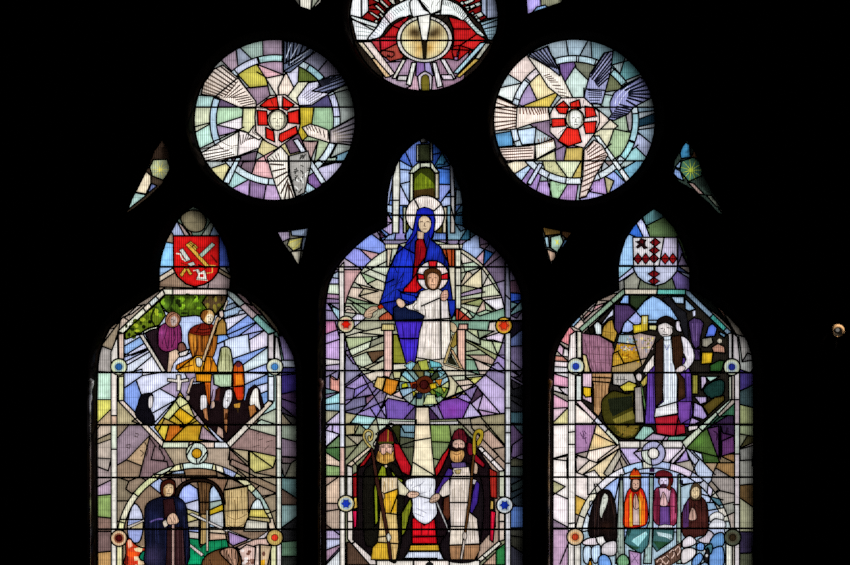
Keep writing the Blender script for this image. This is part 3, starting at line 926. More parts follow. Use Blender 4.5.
# straight white fillets
p.P('white_fillet#1', 'e8e4da', [(111, 352), (117.5, 336), (118.3, 360), (117, 380), (117, 580), (111.3, 580)])
p.f(84, 370)
p.C('168,285 208,285', '168,345 208,345', '168,495 208,495'); p.K((188, 120, 'f0e6dc'), (188, 310, 'd8b8a0'), (188, 400, 'e2ead8'))
p.P('white_fillet#2', 'd8bcac', [(118.3, 334), (124, 333), (124, 359), (118.8, 359)])
p.P('white_fillet#3', 'd8d8a8', '215,42 248,38 248,192 215,192')
p.P('white_fillet#4', 'e4e2e0', [(275.5, 336), (278, 338), (281.4, 359), (281.4, 580), (276.3, 580), (276.3, 380), (274.5, 359)])
p.f(170, 370)
p.C('665,345 697,345', '665,490 697,495', '660,32 690,32'); p.K((680, 300, 'e8e6d8'), (680, 550, 'd8dcd0'))
p.P('white_fillet#5', 'd8ccd2', [(267.5, 335), (274, 333), (274, 359), (268, 359)])
p.P('white_fillet#6', 'dce0ec', '613,40 650,40 650,195 613,190')
# octagonal frame
p.f(84, 285)
p.P('octagon_frame#1', 'e8e6d4', '495,25 505,60 245,303 212,290')
p.C('370,145 395,178', '405,112 432,145', '450,72 475,100'); p.K((390, 150, 'e8dccc'), (430, 105, 'd8e0e0'), (475, 60, 'e0d8c8'))
p.P('octagon_frame#2', 'efdcd0', [(162.5, 289), (227, 289.2), (227, 295), (165, 294.8)])
p.C('555,20 555,62'); p.K((525, 42, 'e4e0cc'))
p.f(170, 285)
p.P('octagon_frame#3', 'a8b4b4', '355,28 400,50 662,292 612,308 362,65')
p.C('430,140 470,112', '510,218 545,185'); p.K((490, 165, 'c8b4b8'), (580, 250, '90ccc4'))
p.f(84, 370)
p.P('octagon_frame#4', 'e4d0c4', '215,195 250,188 505,448 490,485'); p.C('330,300 300,320 350,340'); p.C('355,340 380,330', w=1.2)
p.P('octagon_frame#5', 'd4dcc4', [(163.5, 441.5), (227, 441.8), (229.5, 448), (162, 448)])
p.C('660,440 650,495', '815,440 815,490'); p.K((750, 468, 'e4ccbc'), (840, 468, 'dce0e4'))
p.f(170, 370)
p.P('octagon_frame#6', 'e0d2c0', '348,448 375,485 645,205 612,188')
p.C('475,340 500,370'); p.K((430, 420, 'dcd4c8'))
# ---- scene in the octagon
p.f(84, 370)
p.P('field_scene', 'ccd4ec', [(165, 295), (227.5, 295), (268, 334), (268, 401), (227.3, 442), (164, 442), (124, 401), (124, 334)])
p.f(84, 285)
p.C('255,440 400,350', '270,500 440,400', '255,480 450,380', '310,540 430,440', '255,380 340,330', '255,430 300,440 380,410', '255,450 420,385'); p.K((300, 380, '8caee0'), (300, 440, 'b4c0e8'), (320, 470, 'd0d4ec'), (420, 500, 'dcdce8'), (280, 520, 'd4dcec'))
p.f(170, 285)
p.C('350,130 400,110 430,140', '345,210 460,180', '355,160 420,135', '350,290 470,200', '360,310 520,240', '270,380 380,330 560,290', '440,310 530,245', '490,310 500,410', '500,340 590,285', '395,460 605,385', '440,510 610,390', '480,540 610,490', '355,315 375,335')
p.K((390, 160, '9cb4d0'), (400, 190, 'c0c8e0'), (420, 220, 'd4d4e8'), (440, 270, '84a0e4'), (520, 270, 'a8b0e8'), (330, 345, '7ca4e8'), (550, 340, 'd8d0e4'), (430, 380, 'c8d4ec'), (480, 440, '8ca8e8'), (540, 460, 'c8d8e0'), (560, 510, 'a8b8ec'), (290, 420, 'b0c0ec'), (100, 250, 'b4c4e8'), (390, 120, '8090a8'))
p.f(84, 370)
p.C('255,110 365,35', '330,75 360,160', '430,140 520,90', '480,120 560,165', '440,330 560,200'); p.K((300, 60, 'bcc8ec'), (300, 150, '7c98dc'), (440, 90, 'd0d4ec'), (490, 200, 'ccd2ec'), (530, 110, 'a898b4'), (480, 280, 'c4c8e0'))
p.f(170, 370)
p.C('470,90 600,30', '540,100 610,80', '560,150 610,130'); p.K((500, 45, 'c4cce4'), (560, 90, '88a4dc'), (590, 140, '7ca0d8'))
# foliage
p.f(84, 285)
p.P('tree_foliage', '3c5412', '505,62 840,62 900,62 870,160 820,190 740,200 700,190 600,200 520,170 470,110', jit=.1)
p.P('tree_foliage', '5c7018', '470,100 430,140 380,180 300,250 255,305 260,340 340,310 400,270 470,250 510,190')
for i in range(46):
    x, y = p.rnd.uniform(440, 850), p.rnd.uniform(65, 190)
    p.D(p.rnd.choice(['0c1206', '161e08', '28380c', '6c941c', '88b428', '0c1006', '2c4010']), circ(x, y, p.rnd.uniform(9, 24), p.rnd.uniform(8, 22), 7))
for i in range(34):
    t = p.rnd.random()
    x, y = 270 + 190 * t + p.rnd.uniform(-25, 40), 300 - 160 * t + p.rnd.uniform(-30, 40)
    p.D(p.rnd.choice(['0e1406', '1c260a', '46560f', '9cac28']), circ(x, y, p.rnd.uniform(8, 18), p.rnd.uniform(7, 16), 7))
p.T('0a0e06', 1.6, '~700,70 660,130 650,200', '~560,70 545,120 510,170', '~440,150 420,210 460,280', '~800,80 760,120 770,160')
p.G(540, 100, 4, '0c1408', .7, 'tree_foliage'); p.G(660, 120, 6, '8cb82c', .35, 'tree_foliage'); p.G(490, 130, 6, '7cb034', .4, 'tree_foliage')
p.f(170, 285)
p.P('tree_foliage#2', '4c3c24', '230,65 355,65 352,95 340,120 280,190 230,150 200,110')
for i in range(14):
    p.D(p.rnd.choice(['241a10', '6a6420', '3a3418', '80742c']), circ(p.rnd.uniform(225, 330), p.rnd.uniform(70, 170), p.rnd.uniform(6, 14), p.rnd.uniform(8, 20), 7))
# dark cloak and scythe
p.f(84, 285)
p.P('dark_cloak', '20141a', '380,300 460,262 520,240 480,400 530,420 530,545 510,545 440,420')
p.P('scythe', 'e0dccc', '345,312 368,305 512,540 488,545')
p.P('scythe/blade', 'd8dcc8', '370,290 410,270 455,258 462,272 415,282 375,305')
# purple-hooded figure
p.P('purple_figure', '7c2a5c', '~470,270 520,235 590,240 612,310 600,390 560,410 500,415 462,370', lw=1.2)
p.folds(8, '35102a', 1.1, .8)
p.T('2a0c20', .8, '520,260 505,330 520,400', '560,260 570,330 550,390', '480,300 490,370'); p.G(480, 300, 4, 'b04c98', .6, 'purple_figure')
p.P('purple_figure/head', '9c6c54', '~508,220 522,182 552,166 588,180 606,212 585,255 548,265 518,250', lw=.9)
p.D('b4a098', '~542,212 564,194 582,214 578,240 560,256 545,244'); p.T('4a2818', .9, '~520,230 535,195 570,175', '~580,185 598,215 588,245'); p.T(INK, .7, '545,215 555,215', '565,218 560,235')
p.P('purple_figure/hands', '7a4c40', '~590,370 620,360 640,400 620,435 590,420')
p.P('purple_figure/hose', 'd8b8a0', '530,420 575,400 610,430 560,490 540,548 520,548', lw=1.0)
p.P('purple_figure/hose', 'e0d8d4', '590,425 660,400 640,440 600,450')
# orange-robed monk with staff
p.P('brown_robed_monk', '9c5a1c', '~652,310 670,270 720,246 790,248 830,280 832,360 815,430 790,465 735,472 690,470 668,420 654,360', lw=1.2); p.D('c07c28', '~668,310 690,300 700,360 705,440 690,450 672,390'); p.T('38180a', 1.3, '~705,315 712,380 700,440 712,470', '~800,310 795,380 770,440')
p.folds(8, '4c260c', 1.1, .8)
p.T('4a240c', .9, '700,300 705,380 690,450', '790,300 770,380', '740,310 745,420'); p.G(680, 330, 4, 'd08830', .6, 'brown_robed_monk')
p.P('brown_robed_monk/collar', '6c1a10', '735,238 792,238 822,262 832,298 800,311 745,318 690,310 652,296 678,262', lw=.45); p.T('2c0806', 1.2, '~690,295 740,300 805,290', '~705,270 745,280 800,268', '730,245 700,300', '780,250 800,300')
p.P('brown_robed_monk/head', 'c8a468', '~728,190 745,160 790,152 815,180 812,215 790,245 760,240 735,215')
p.D('dccdb0', '~764,200 785,180 808,192 808,218 788,244 768,232'); p.D('7c4a1c', '~730,200 738,170 762,158 778,166 764,190 752,215 740,222'); p.T(INK, .7, '770,200 785,198', '792,200 803,200', '788,205 790,220', '775,230 795,230')
p.P('brown_robed_monk/skirt', 'cc7410', '580,500 700,440 800,450 850,548 600,548 575,525', lw=1.2)
p.folds(8, '5c2808', 1.1, .8)
p.C('690,450 600,520', '760,460 740,545'); p.K((640, 490, 'd89820'), (780, 510, 'cc7c14')); p.T('4a1c08', 1.1, '600,520 680,500', '720,470 730,540', '800,470 790,540')
p.P('brown_robed_monk/sleeve', '9c7838', [(219, 322), (224, 317), (226, 330), (226.5, 334), (216, 335.5), (214, 330)])
p.P('brown_robed_monk/raised_hand', 'd8c0ac', [(219.5, 314), (222, 309), (224.5, 311), (223.5, 320), (220, 322)] if False else '835,180 855,170 870,190 860,235 838,225')
p.P('wooden_staff', 'd0b08c', '828,200 848,200 750,480 735,470', lw=.9)
p.P('wooden_staff', 'd8ccb8', '868,155 890,92 902,100 880,160', lw=.9)
p.P('brown_robed_monk/left_hand', 'dcd8cc', '~698,460 725,455 740,480 730,510 705,505', lw=1.0)
p.f(170, 285)
p.P('brown_robed_monk/sleeve', '9c7838', '300,235 330,205 350,240 355,310 280,315')
p.P('brown_robed_monk/raised_hand', 'd8c4b4', '305,165 330,155 338,190 325,210 308,195')
# pale standing haystack-like figure and companions
p.P('pale_figure', 'b8bc8c', '~300,545 312,420 325,390 360,388 382,420 390,545')
p.folds(5, '5c6038', .9)
p.T('5a5c38', .8, '325,440 318,530', '350,400 350,530', '372,440 375,530'); p.G(345, 430, 4, '6c7038', .5, 'pale_figure')
p.f(170, 370)
p.P('pale_figure', 'b0c8a8', '270,25 388,25 385,105 320,108 275,90')
p.folds(5, '708868', .8)
p.P('orange_figure', 'b44810', '~390,25 400,-30 425,-55 455,-30 465,60 460,180 420,190 395,120')
p.folds(4, '5c1808', 1.0)
p.D('d87818', '410,30 450,30 460,90 410,95'); p.D('c83010', '400,110 455,105 455,180 415,180'); p.D('5a2430', circ(428, -35, 20, 18)); p.C('395,105 460,100')
p.P('brown_robed_monk/leg', 'c86018', '160,25 262,25 255,80 250,240 262,300 245,320 230,180 215,75 165,70', lw=1.2)
p.C('160,75 240,75'); p.K((200, 50, 'dc9018')); p.T('6a2408', .9, '235,90 245,230')
# dark crowd behind the mound
p.P('kneeling_group', '160c0e', '110,150 130,90 215,80 235,200 258,250 300,110 345,110 395,115 420,190 470,190 490,120 530,90 560,120 590,230 480,330 350,450 330,440 175,290 110,200', lw=.8)
p.P('kneeling_group/face#1', 'dcd8dc', '~190,170 205,155 228,165 232,230 205,250 190,240', lw=.7)
p.P('kneeling_group/hands#1', 'b87c50', '205,245 232,235 240,320 215,300', lw=.7)
p.P('kneeling_group/face#2', 'e0dce0', '~345,140 365,122 388,130 385,190 355,240 330,220', lw=.7); p.T(INK, .6, '360,150 375,150', '365,170 360,200', '350,190 370,195')
p.P('kneeling_group/hands#2', 'a87048', '335,240 365,245 355,400 340,370', lw=.7); p.D('40200c', '345,270 360,265 360,310 340,310')
p.P('kneeling_group/face#3', 'ece4e0', '~500,180 520,125 548,115 556,180 565,250 535,225 500,220', lw=.7)
p.P('kneeling_group/hands#3', 'b07038', '490,225 530,215 540,260 500,300', lw=.7)
p.D('b08030', '400,215 440,205 435,235 405,235'); p.D('3c2a10', '415,240 430,240 425,270')
p.P('kneeling_group/skirt', 'c0a090', '300,350 330,370 335,430 290,400', lw=.8)
p.T('30161c', 1.2, '270,120 250,230', '300,120 310,200'); p.D('4a2018', '285,120 315,110 305,190 280,190')
p.P('kneeling_group/hand_detail', 'd8b8a8', '~260,200 275,195 280,225 262,240', lw=.5)
# kneeling nun on the left
p.f(84, 370)
p.P('black_veiled_nun', '0c0a10', '~355,160 395,145 428,150 432,200 415,240 440,300 435,345 380,340 320,280 335,220', lw=1.0)
p.P('black_veiled_nun/face', 'e0dcd8', '~405,175 418,160 430,170 428,225 410,240 402,215', lw=.6)
# mound
p.P('yellow_mound', 'c8a83c', '600,135 560,210 440,360 505,445 840,445 640,190')
p.C('560,205 600,160 640,190', '540,300 600,235 690,300', '490,295 620,360 680,330', '480,350 500,310', '440,345 850,345', '545,440 625,360', '600,360 640,340', '700,290 660,330', '690,300 840,440', '570,190 600,240', '650,200 690,290')
p.K((600, 180, 'd4d49c'), (600, 290, 'd8a81c'), (520, 270, 'cccc88'), (650, 250, 'd8cc84'), (540, 390, 'b8641c'), (480, 380, 'd0b840'), (680, 400, 'b89024'), (720, 320, 'b09ca0'), (780, 400, 'a08894'), (520, 330, 'b89850'), (570, 330, 'c0a030'))
p.G(600, 300, 4, '8c5c10', .4, 'yellow_mound'); p.G(690, 370, 5, 'a0640c', .4, 'yellow_mound')
p.P('white_cross', 'e4dcd0', '578,30 605,30 605,60 655,52 655,72 610,78 603,130 580,130 582,80 520,70 522,52 578,58', lw=1.1)
p.P('wooden_staff', 'd4bcac', '670,55 692,45 655,150 640,145', lw=.9); p.P('kneeling_group/hand', 'dcc8b8', '~640,160 660,165 655,190 640,185', lw=.6)
# ---- lower medallion
p.P('medallion_ring', 'dcd8a8', [(196.6 + 80 * math.cos(a), 542.3 + 80 * math.sin(a)) for a in np.linspace(math.pi, 2 * math.pi, 40)] + [(276.6, 580), (116.6, 580)], lw=1.4)
p.f(0, 0, 1)
for a in (195, 218, 238, 258, 282, 300, 318, 338):
    t = math.radians(a)
    p.C('%f,%f %f,%f' % (196.6 + 73 * math.cos(t), 542.3 + 73 * math.sin(t), 196.6 + 81 * math.cos(t), 542.3 + 81 * math.sin(t)))
for a, c in ((187, 'd8dcc0'), (205, 'e0dcc0'), (228, 'd8dca8'), (248, 'dce4cc'), (270, 'd0e4dc'), (290, 'e4dcc4'), (310, 'e0dcb0'), (328, 'a8c0b8'), (350, 'dcc8b0')):
    t = math.radians(a); p.K((196.6 + 77 * math.cos(t), 542.3 + 77 * math.sin(t), c))
p.P('cloister_scene', '86705c', [(196.6 + 74 * math.cos(a), 542.3 + 74 * math.sin(a)) for a in np.linspace(math.pi, 2 * math.pi, 40)] + [(270.6, 580), (122.6, 580)])
p.f(85, 440, 3.778)
p.C('310,135 480,135', '275,140 310,120 370,115', '370,100 380,140', '495,110 500,140', '500,145 590,150', '540,150 525,190', '330,105 300,130', '500,120 590,165', '540,185 620,170', '290,130 370,128', '520,100 530,140 590,145')
p.K((330, 125, 'b4c8e4'), (430, 110, '8a6c50'), (430, 140, '80624c'), (560, 150, 'b8c4d4'), (240, 220, '86705c'), (360, 160, '9a8070'), (270, 155, 'a8b8e0'), (530, 125, 'a8b4dc'), (380, 150, '94786a'), (590, 185, '9a8478'), (600, 210, 'b09cc8'))
# openings
p.P('arch_opening#1', 'a4b4e4', '~160,330 170,270 190,240 215,275 220,330 205,385 170,380'); p.C('150,300 230,300', '175,330 225,300', '150,338 230,338'); p.K((190, 265, 'c4c8e0'), (200, 320, 'c8b890'), (190, 360, '98a4d8'))
p.P('arch_opening#2', 'a0b0ec', '350,340 348,215 365,180 395,165 425,185 432,250 430,390 395,390'); p.C('380,240 430,225', '385,260 432,275', '390,280 432,300', '390,330 432,330', '390,345 432,350')
p.K((390, 200, 'a0b0ec'), (410, 245, 'c0c4dc'), (410, 270, 'b0a878'), (410, 295, 'c8bc80'), (410, 320, 'b4a890'), (410, 370, 'c4bcb4'))
p.P('arch_opening#3', 'a8c0d8', '470,390 470,190 485,170 510,200 522,250 525,330 540,390'); p.C('470,235 525,225', '470,265 525,240', '470,285 525,265', '470,330 530,330', '470,350 535,355'); p.K((490, 210, 'b0c4e0'), (500, 245, '98a8a0'), (495, 268, 'c8a820'), (495, 300, 'b8bcc0'), (500, 350, 'd0c0a8'), (490, 375, 'c8a890'))
p.P('arch_opening#4', 'c8d4d8', '~625,260 640,230 660,225 680,270 700,310 650,320 620,300'); p.C('620,262 690,262', '620,290 700,295'); p.K((650, 245, 'd0dce0'), (650, 275, 'c8b85c'), (670, 300, 'b8a878'))
p.P('arch_opening#5', 'b8b4a8', '610,300 690,310 690,345 600,345')
p.P('stone_column', 'c0a474', '525,190 615,175 618,290 600,330 530,330 525,270'); p.T('6a5434', .7, '~535,285 570,300 612,280', '~535,320 570,330 605,315', '545,190 540,300', '590,185 595,280'); p.C('520,270 618,262', w=.8)
p.folds(8, '7c643c', .9, .5)
p.P('stone_column#2', '62462c', '425,155 480,155 470,200 468,280 435,280 430,200'); p.T('2c1c10', 1.0, '440,160 445,270', '460,160 455,270'); p.C('432,235 470,235')
p.folds(5, '2c1c10', 1.1, .5)
p.P('stone_column#2', 'b49460', '438,280 465,280 462,395 435,395'); p.T('7a6038', .8, '445,290 445,390')
p.P('dark_arch_moulding', '20140e', '~330,230 345,185 380,155 430,145 480,155 515,190 530,240 520,230 500,190 475,165 430,158 385,165 360,195 345,240')
p.P('green_lawn', '147c50', '385,370 430,375 435,405 470,380 535,375 545,410 470,430 440,472 380,472'); p.K((400, 450, '0c9460'))
p.folds(7, '084828', .9)
p.C('385,395 450,440', w=1.0); p.P('white_rail', 'd8ccc8', '385,395 395,390 450,432 440,440', lw=.8)
p.P('white_rail#2', 'dcd4d4', '392,280 405,275 520,330 640,380 690,345 700,350 650,395 640,395 520,340', lw=.9); p.P('white_rail#3', 'd8ccb8', '458,265 465,265 466,420 457,420', lw=.8)
p.P('mauve_panel', 'a084b4', '540,345 620,375 560,400 545,390'); p.P('rose_panel', 'd0b0a4', '570,405 640,375 700,370 690,420 600,420'); p.P('rose_panel', 'e0c8bc', '640,400 660,395 660,475 640,475')
p.P('rubble_pile', 'cbb0a8', '575,420 610,395 645,405 640,475 580,475')
for i in range(14): p.D(p.rnd.choice(['6a4438', 'e8dcd8', '8c6858']), circ(p.rnd.uniform(580, 640), p.rnd.uniform(410, 472), 8, 6, 6))
p.P('rubble_pile#2', 'c8ac8c', '662,395 705,400 690,475 662,475'); p.D('d8a020', '665,455 680,450 680,475 665,475'); p.D('6a4438', circ(675, 430, 7, 10, 6))
p.P('brown_rock', '5c3c24', '~455,440 500,415 560,405 585,430 580,480 450,480'); p.P('brown_rock', 'a8826a', '~510,420 550,405 580,425 570,480 530,450'); p.T(INK, .8, '470,450 480,475', '540,430 560,470')
p.folds(7, '2a180c', 1.3, 1.0)
p.P('flower_cluster', 'cc4020', '~155,385 170,372 185,390 210,405 240,410 240,430 225,472 150,472 155,430')
for q, c in (('160,380 175,375 180,400 165,410', 'f0b090'), ('185,410 220,400 215,425 190,420', 'e8d0a0'), ('160,420 200,425 190,445 165,440', 'e05018'), ('185,440 215,440 225,472 190,472', 'e8c8a0'), ('150,430 165,440 165,470 150,470', '6a1810'), ('160,460 200,455 200,472', 'c83018')): p.D(c, q)
p.P('flower_cluster/leaf', '107858', '~205,440 220,420 240,425 235,450 215,455')
p.P('white_rail#4', 'd0c8c0', '160,325 228,298 228,305 165,335', lw=.8)
# dark-robed man
p.P('dark_robed_man', '0e1020', '~225,290 235,240 285,215 330,210 375,235 387,300 385,475 235,475 228,400', lw=1.2)
p.folds(10, '1c2040', 1.0, .8)
p.G(260, 290, 6, '1c2450', .35, 'dark_robed_man'); p.G(255, 440, 8, '40385c', .5, 'dark_robed_man'); p.G(360, 250, 4, '283468', .4, 'dark_robed_man')
p.P('dark_robed_man/tunic', '2c1416', '295,225 335,220 345,280 310,290 300,300', lw=.8); p.P('dark_robed_man/tunic', '2a1618', '310,330 370,330 380,475 305,475', lw=.8); p.T('4a3034', .8, '350,340 352,470', '368,340 372,470')
p.P('dark_robed_man/hair', '3a140c', '~285,190 290,160 315,148 338,155 342,185 335,210 295,215')
p.P('dark_robed_man/face', 'ccac88', '~297,180 315,165 333,172 335,195 322,212 300,210', lw=.6); p.T(INK, .7, '300,182 312,180', '320,180 330,181', '317,184 316,196', '308,203 324,203'); p.D('b08858', '297,182 305,180 306,210 299,208')
p.P('dark_robed_man/hands', 'd4ae94', '~312,290 330,275 345,282 355,310 330,320 312,315', lw=.8); p.T(INK, .6, '320,290 330,312', '332,285 342,308'); p.P('dark_robed_man/cuff', 'dcccb8', '292,310 305,300 315,322 300,332', lw=.7)
p.T('5c4c8c', 1.5, '~245,310 270,300 295,298')
p.P('walking_stick', 'c8a49c', '328,318 338,318 338,475 328,475', lw=.8)
# bosses
for cx_, cy_, c1, c2, c3 in ((118.9, 366.8, 'd8dcb4', '2c6cb4', 'a8c4c0'), (274.8, 366.8, 'd8dcc4', '4c90d8', 'b8ccd0'), (118.9, 538.2, 'd8b894', '4c0c10', '9c5c40'), (274.8, 537.6, 'bca05c', 'e03824', 'd8b460')):
    p.f(0, 0, 1)
    p.P('jewel_boss#%d%d' % (cx_, cy_), c1, circ(cx_, cy_, 8.2, n=22), lw=1.5)
    p.D(c3, circ(cx_, cy_, 5.2, n=16)); p.P('jewel_boss#%d%d/jewel' % (cx_, cy_), c2, circ(cx_, cy_, 3.4, n=12), lw=.5)
p.P('jewel_boss#mid', 'd8e0c8', circ(196.8, 453.4, 10.8, n=24), lw=1.4); p.C('188,453 192,446', '206,453 201,460', '197,464 196,458'); p.K((190, 457, 'd0dcd0'))
p.P('jewel_boss#mid/jewel', 'c08c18', circ(196.8, 453.4, 5, n=16), lw=1.2)
# ================================================================ centre lancet
OUT_C = [(325.5, 580), (325, 400), (325, 310), (325.5, 300), (328.4, 284), (334.8, 269.6), (344.4, 256.8), (355.6, 245.6), (368.4, 235), (378, 230.5), (386.3, 226), (386.3, 207), (387.4, 192.6), (390.6, 176.6), (395.4, 165), (402, 154), (412, 144), (423.5, 137),
         (434, 143), (446.6, 155), (454, 168), (461, 187), (463.4, 204), (463.6, 226), (475, 233), (487.8, 240.8), (497.4, 250.4), (507, 261.6), (516.6, 279), (521.4, 292), (523, 310), (523.6, 400), (524, 580)]
p = panel('stained_glass_lancet', 'centre stained glass lancet, blue-robed mother and child above two mitred bishops', 'stained glass window', OUT_C, base='8c80a0', seed=21, group='lancet lights', lead=1.5)
p.bar(215.2, 266.9, 320.6, 370.6, 424.6, 476.4, 529.2, r=1.05)
# ---- neck
p.f(357, 135)
p.P('canopy_sky', '6c8cd0', [(380, 240), (380, 130), (470, 130), (470, 240)])
p.C('300,100 345,200', '270,215 330,220', '265,300 320,410', '230,240 200,430', '270,160 230,260', '180,435 230,440', '180,480 215,490', '520,90 580,190', '480,200 520,130', '525,210 580,215', '525,308 580,310', '525,420 580,345', '530,450 580,440', '580,360 620,340', '615,490 665,420', '610,440 665,430', '260,440 300,440', '255,480 300,560', '590,200 650,340', '620,330 610,560', '200,500 230,560')
p.K((340, 110, '6078c0'), (290, 140, '4868c0'), (300, 195, '90b0e8'), (290, 260, 'a8bce4'), (300, 330, 'b0c4e8'), (285, 420, 'c0c8ec'), (205, 350, 'b8c4ec'), (205, 450, 'b0c4e0'), (200, 540, 'c0a8cc'), (270, 520, '9890d0'), (510, 110, '3c68c8'), (490, 160, '2c4ca0'), (545, 180, '4080a8'), (548, 190, '3c6c9c'), (548, 260, '4c80e0'), (545, 340, '90a0e4'), (555, 410, 'b8c8f0'), (555, 480, '9cb4dc'), (640, 400, '9cb4c8'), (640, 470, '5c88a4'), (640, 530, '3c6c90'), (610, 270, '38485c'), (560, 530, 'b0b8cc'))
p.G(440, 10, 8, '08080a', .85); p.G(560, 80, 8, '08080c', .85); p.G(640, 260, 7, '08080c', .8); p.G(340, 40, 6, '0c0c10', .6)  # neck edges darkened by painted shade
p.P('white_pinnacle#1', 'dcdcd0', [(392.5, 233), (392.5, 178), (396, 166), (399.5, 158.5), (400, 180), (398.8, 233)]); p.C('215,408 262,408', '215,500 262,500')
p.P('white_pinnacle#2', 'b8bcc8', [(449.8, 160), (453.5, 168), (454.6, 195), (454.8, 233), (450.4, 233), (450.8, 200)]); p.C('580,385 612,385'); p.K((597, 450, 'd8d4d4'), (597, 540, 'd8d0c8'))
p.P('canopy_post#1', 'b4b4a8', '372,62 385,62 385,165 372,165'); p.P('canopy_post#2', 'c4c4bc', '458,45 470,45 472,160 458,165')
p.P('canopy_niche', '242818', '385,60 458,55 458,165 385,165'); p.P('top_cap', '505050', '390,22 430,18 440,45 400,50')
p.P('canopy_arch', 'd0d4c0', '380,175 470,172 490,205 515,232 490,240 460,205 430,200 395,205 360,238 325,240 345,205'); p.C('395,175 395,205', '460,175 460,205')
p.P('canopy_post#3', 'd8d8c4', '332,240 352,240 352,415 328,420'); p.P('canopy_post#4', 'd0c8b0', '488,240 512,240 512,400 488,395')
p.P('canopy_niche#2', '5c6c14', '352,240 400,205 455,205 488,240 488,400 352,400')
p.D('2a300c', '352,240 400,205 455,205 488,240 485,310 450,270 400,235 365,270 352,330'); p.D('3c2c12', '352,345 400,340 480,330 488,400 352,400')
p.T('8c9c20', .6, '400,260 400,330', '430,260 430,330', '455,280 455,325')
p.P('throne_post#1', 'd4d4bc', [(403, 207), (406, 207), (406, 233), (403.4, 233)]); p.P('throne_post#2', 'd8d0b0', [(442.5, 207), (447, 207), (446.5, 233), (442.5, 233)])
p.P('throne_back', '4c4c18', [(406, 222), (412, 222), (405, 236), (406, 240)]); p.P('throne_back', '50481c', [(434, 220), (442.5, 215), (442.5, 233), (436, 233)])
# ---- shoulders
p.f(314, 220)
p.C('365,90 450,155', '255,175 450,220', '290,185 385,275', '185,235 300,310', '450,225 370,270', '130,310 460,310', '430,60 470,90 440,120', '400,80 440,150', '480,90 430,110')
p.K((360, 140, '8094e0'), (430, 90, 'a08cb4'), (460, 55, 'b0a0cc'), (460, 115, '94a8d8'), (270, 230, '8c90dc'), (370, 220, 'd0a4a8'), (420, 90, '5c3c5c'), (465, 20, 'b8a0cc'))
p.f(395, 220)
p.C('400,135 440,70', '420,150 520,80', '525,110 530,160', '465,285 600,140', '545,295 640,180', '640,240 560,300', '530,170 600,200')
p.K((400, 80, '84acc0'), (440, 110, '38708c'), (475, 170, 'a4b8e4'), (420, 40, '7498b8'), (560, 150, '705c78'), (560, 170, '8c7488'), (530, 240, 'd0a8b8'), (610, 215, '2c64b0'), (640, 270, '6a5c74'), (590, 270, '7c6880'), (480, 90, '405868'))
p.G(600, 160, 8, '101018', .5); p.G(700, 280, 7, '101018', .5); p.G(500, 80, 5, '101418', .5)  # shade of the right shoulder, washed into the colour
# ---- margins, right-hand panes darkened with painted shade
p.f(314, 220)
p.C('150,320 110,345', '110,360 155,365', '100,400 150,400', '80,460 150,465', '75,490 150,495', '75,520 150,520', '95,520 115,565')
p.K((140, 340, 'b8c8dc'), (120, 380, 'b4b4dc'), (120, 430, 'd0dcc8'), (110, 480, 'ac88a8'), (100, 506, '947ca4'), (130, 545, 'a4d0e0'), (80, 545, '9888bc'))
p.f(314, 300)
p.C('85,20 150,120', '70,130 130,130 150,200', '70,215 150,185', '70,275 160,245', '65,365 160,375', '65,410 160,400', '80,480 160,435', '100,470 100,560', '65,440 130,440')
p.K((125, 60, 'a8ccdc'), (95, 80, '8c80a4'), (95, 170, 'bc78a0'), (110, 230, 'b498cc'), (110, 310, 'c0a0d4'), (110, 390, 'd8d0d0'), (110, 430, 'b0a0c0'), (120, 500, 'd8988c'))
p.f(314, 360)
p.C('85,180 155,200', '70,215 130,205', '65,245 155,205', '65,280 155,270', '65,315 160,320', '75,395 150,330', '65,400 155,400', '75,430 100,400', '65,550 155,470')
p.K((120, 120, 'd8948c'), (80, 200, '7898a0'), (120, 240, 'a0d4dc'), (110, 295, '8cb4c8'), (100, 340, 'a09c84'), (110, 380, 'c4b8d4'), (115, 430, 'c0b0dc'), (85, 450, 'd8d4ec'), (130, 540, '68845c'))
p.f(314, 420)
p.C('65,180 155,100', '70,200 155,255', '70,280 155,290', '70,350 155,350', '70,415 140,365', '75,520 155,522')
p.K((100, 60, 'c8b8e0'), (120, 180, '44683c'), (100, 240, 'd4bca8'), (110, 315, '84a068'), (100, 380, 'a89080'), (120, 440, 'c8ae98'), (110, 545, 'a89084'))
p.f(314, 475)
p.C('75,310 155,370', '75,345 155,345', '75,400 155,400', '75,470 200,420', '90,530 160,455', '75,560 160,470')
p.K((110, 260, 'a89484'), (85, 330, '6c5850'), (110, 370, 'b0a0c4'), (110, 430, 'b8bcd8'), (100, 495, 'a888a0'), (130, 530, 'c8ccd0'))
p.f(395, 300)
p.C('725,60 790,10', '730,100 760,115 800,60', '735,130 805,135', '730,290 805,285', '735,230 780,195', '725,440 805,440', '730,480 800,520', '725,380 800,440')
p.K((750, 10, '3c5cc8'), (745, 60, '84b0b8'), (775, 90, '4c4060'), (760, 170, '181420'), (775, 240, '6878b0'), (765, 360, '7c7098'), (770, 470, '4c4458'), (760, 530, '302c34'))
p.f(395, 220)
p.C('725,380 780,370', '725,455 790,460', '730,510 795,500', '740,560 780,515'); p.K((750, 410, '6a4c60'), (760, 480, '3c64dc'), (750, 540, '78a0a8'), (750, 350, '504c60'))
p.f(395, 360)
p.C('725,120 810,170', '725,220 805,250', '725,325 805,325', '725,395 805,400', '735,400 805,480', '740,260 805,300')
p.K((765, 110, '403848'), (760, 190, '1c1c20'), (765, 270, '28282c'), (770, 300, '303038'), (765, 360, '40606c'), (770, 430, '485c64'), (760, 490, '604c70'), (770, 80, '50485c'))
p.f(395, 475)
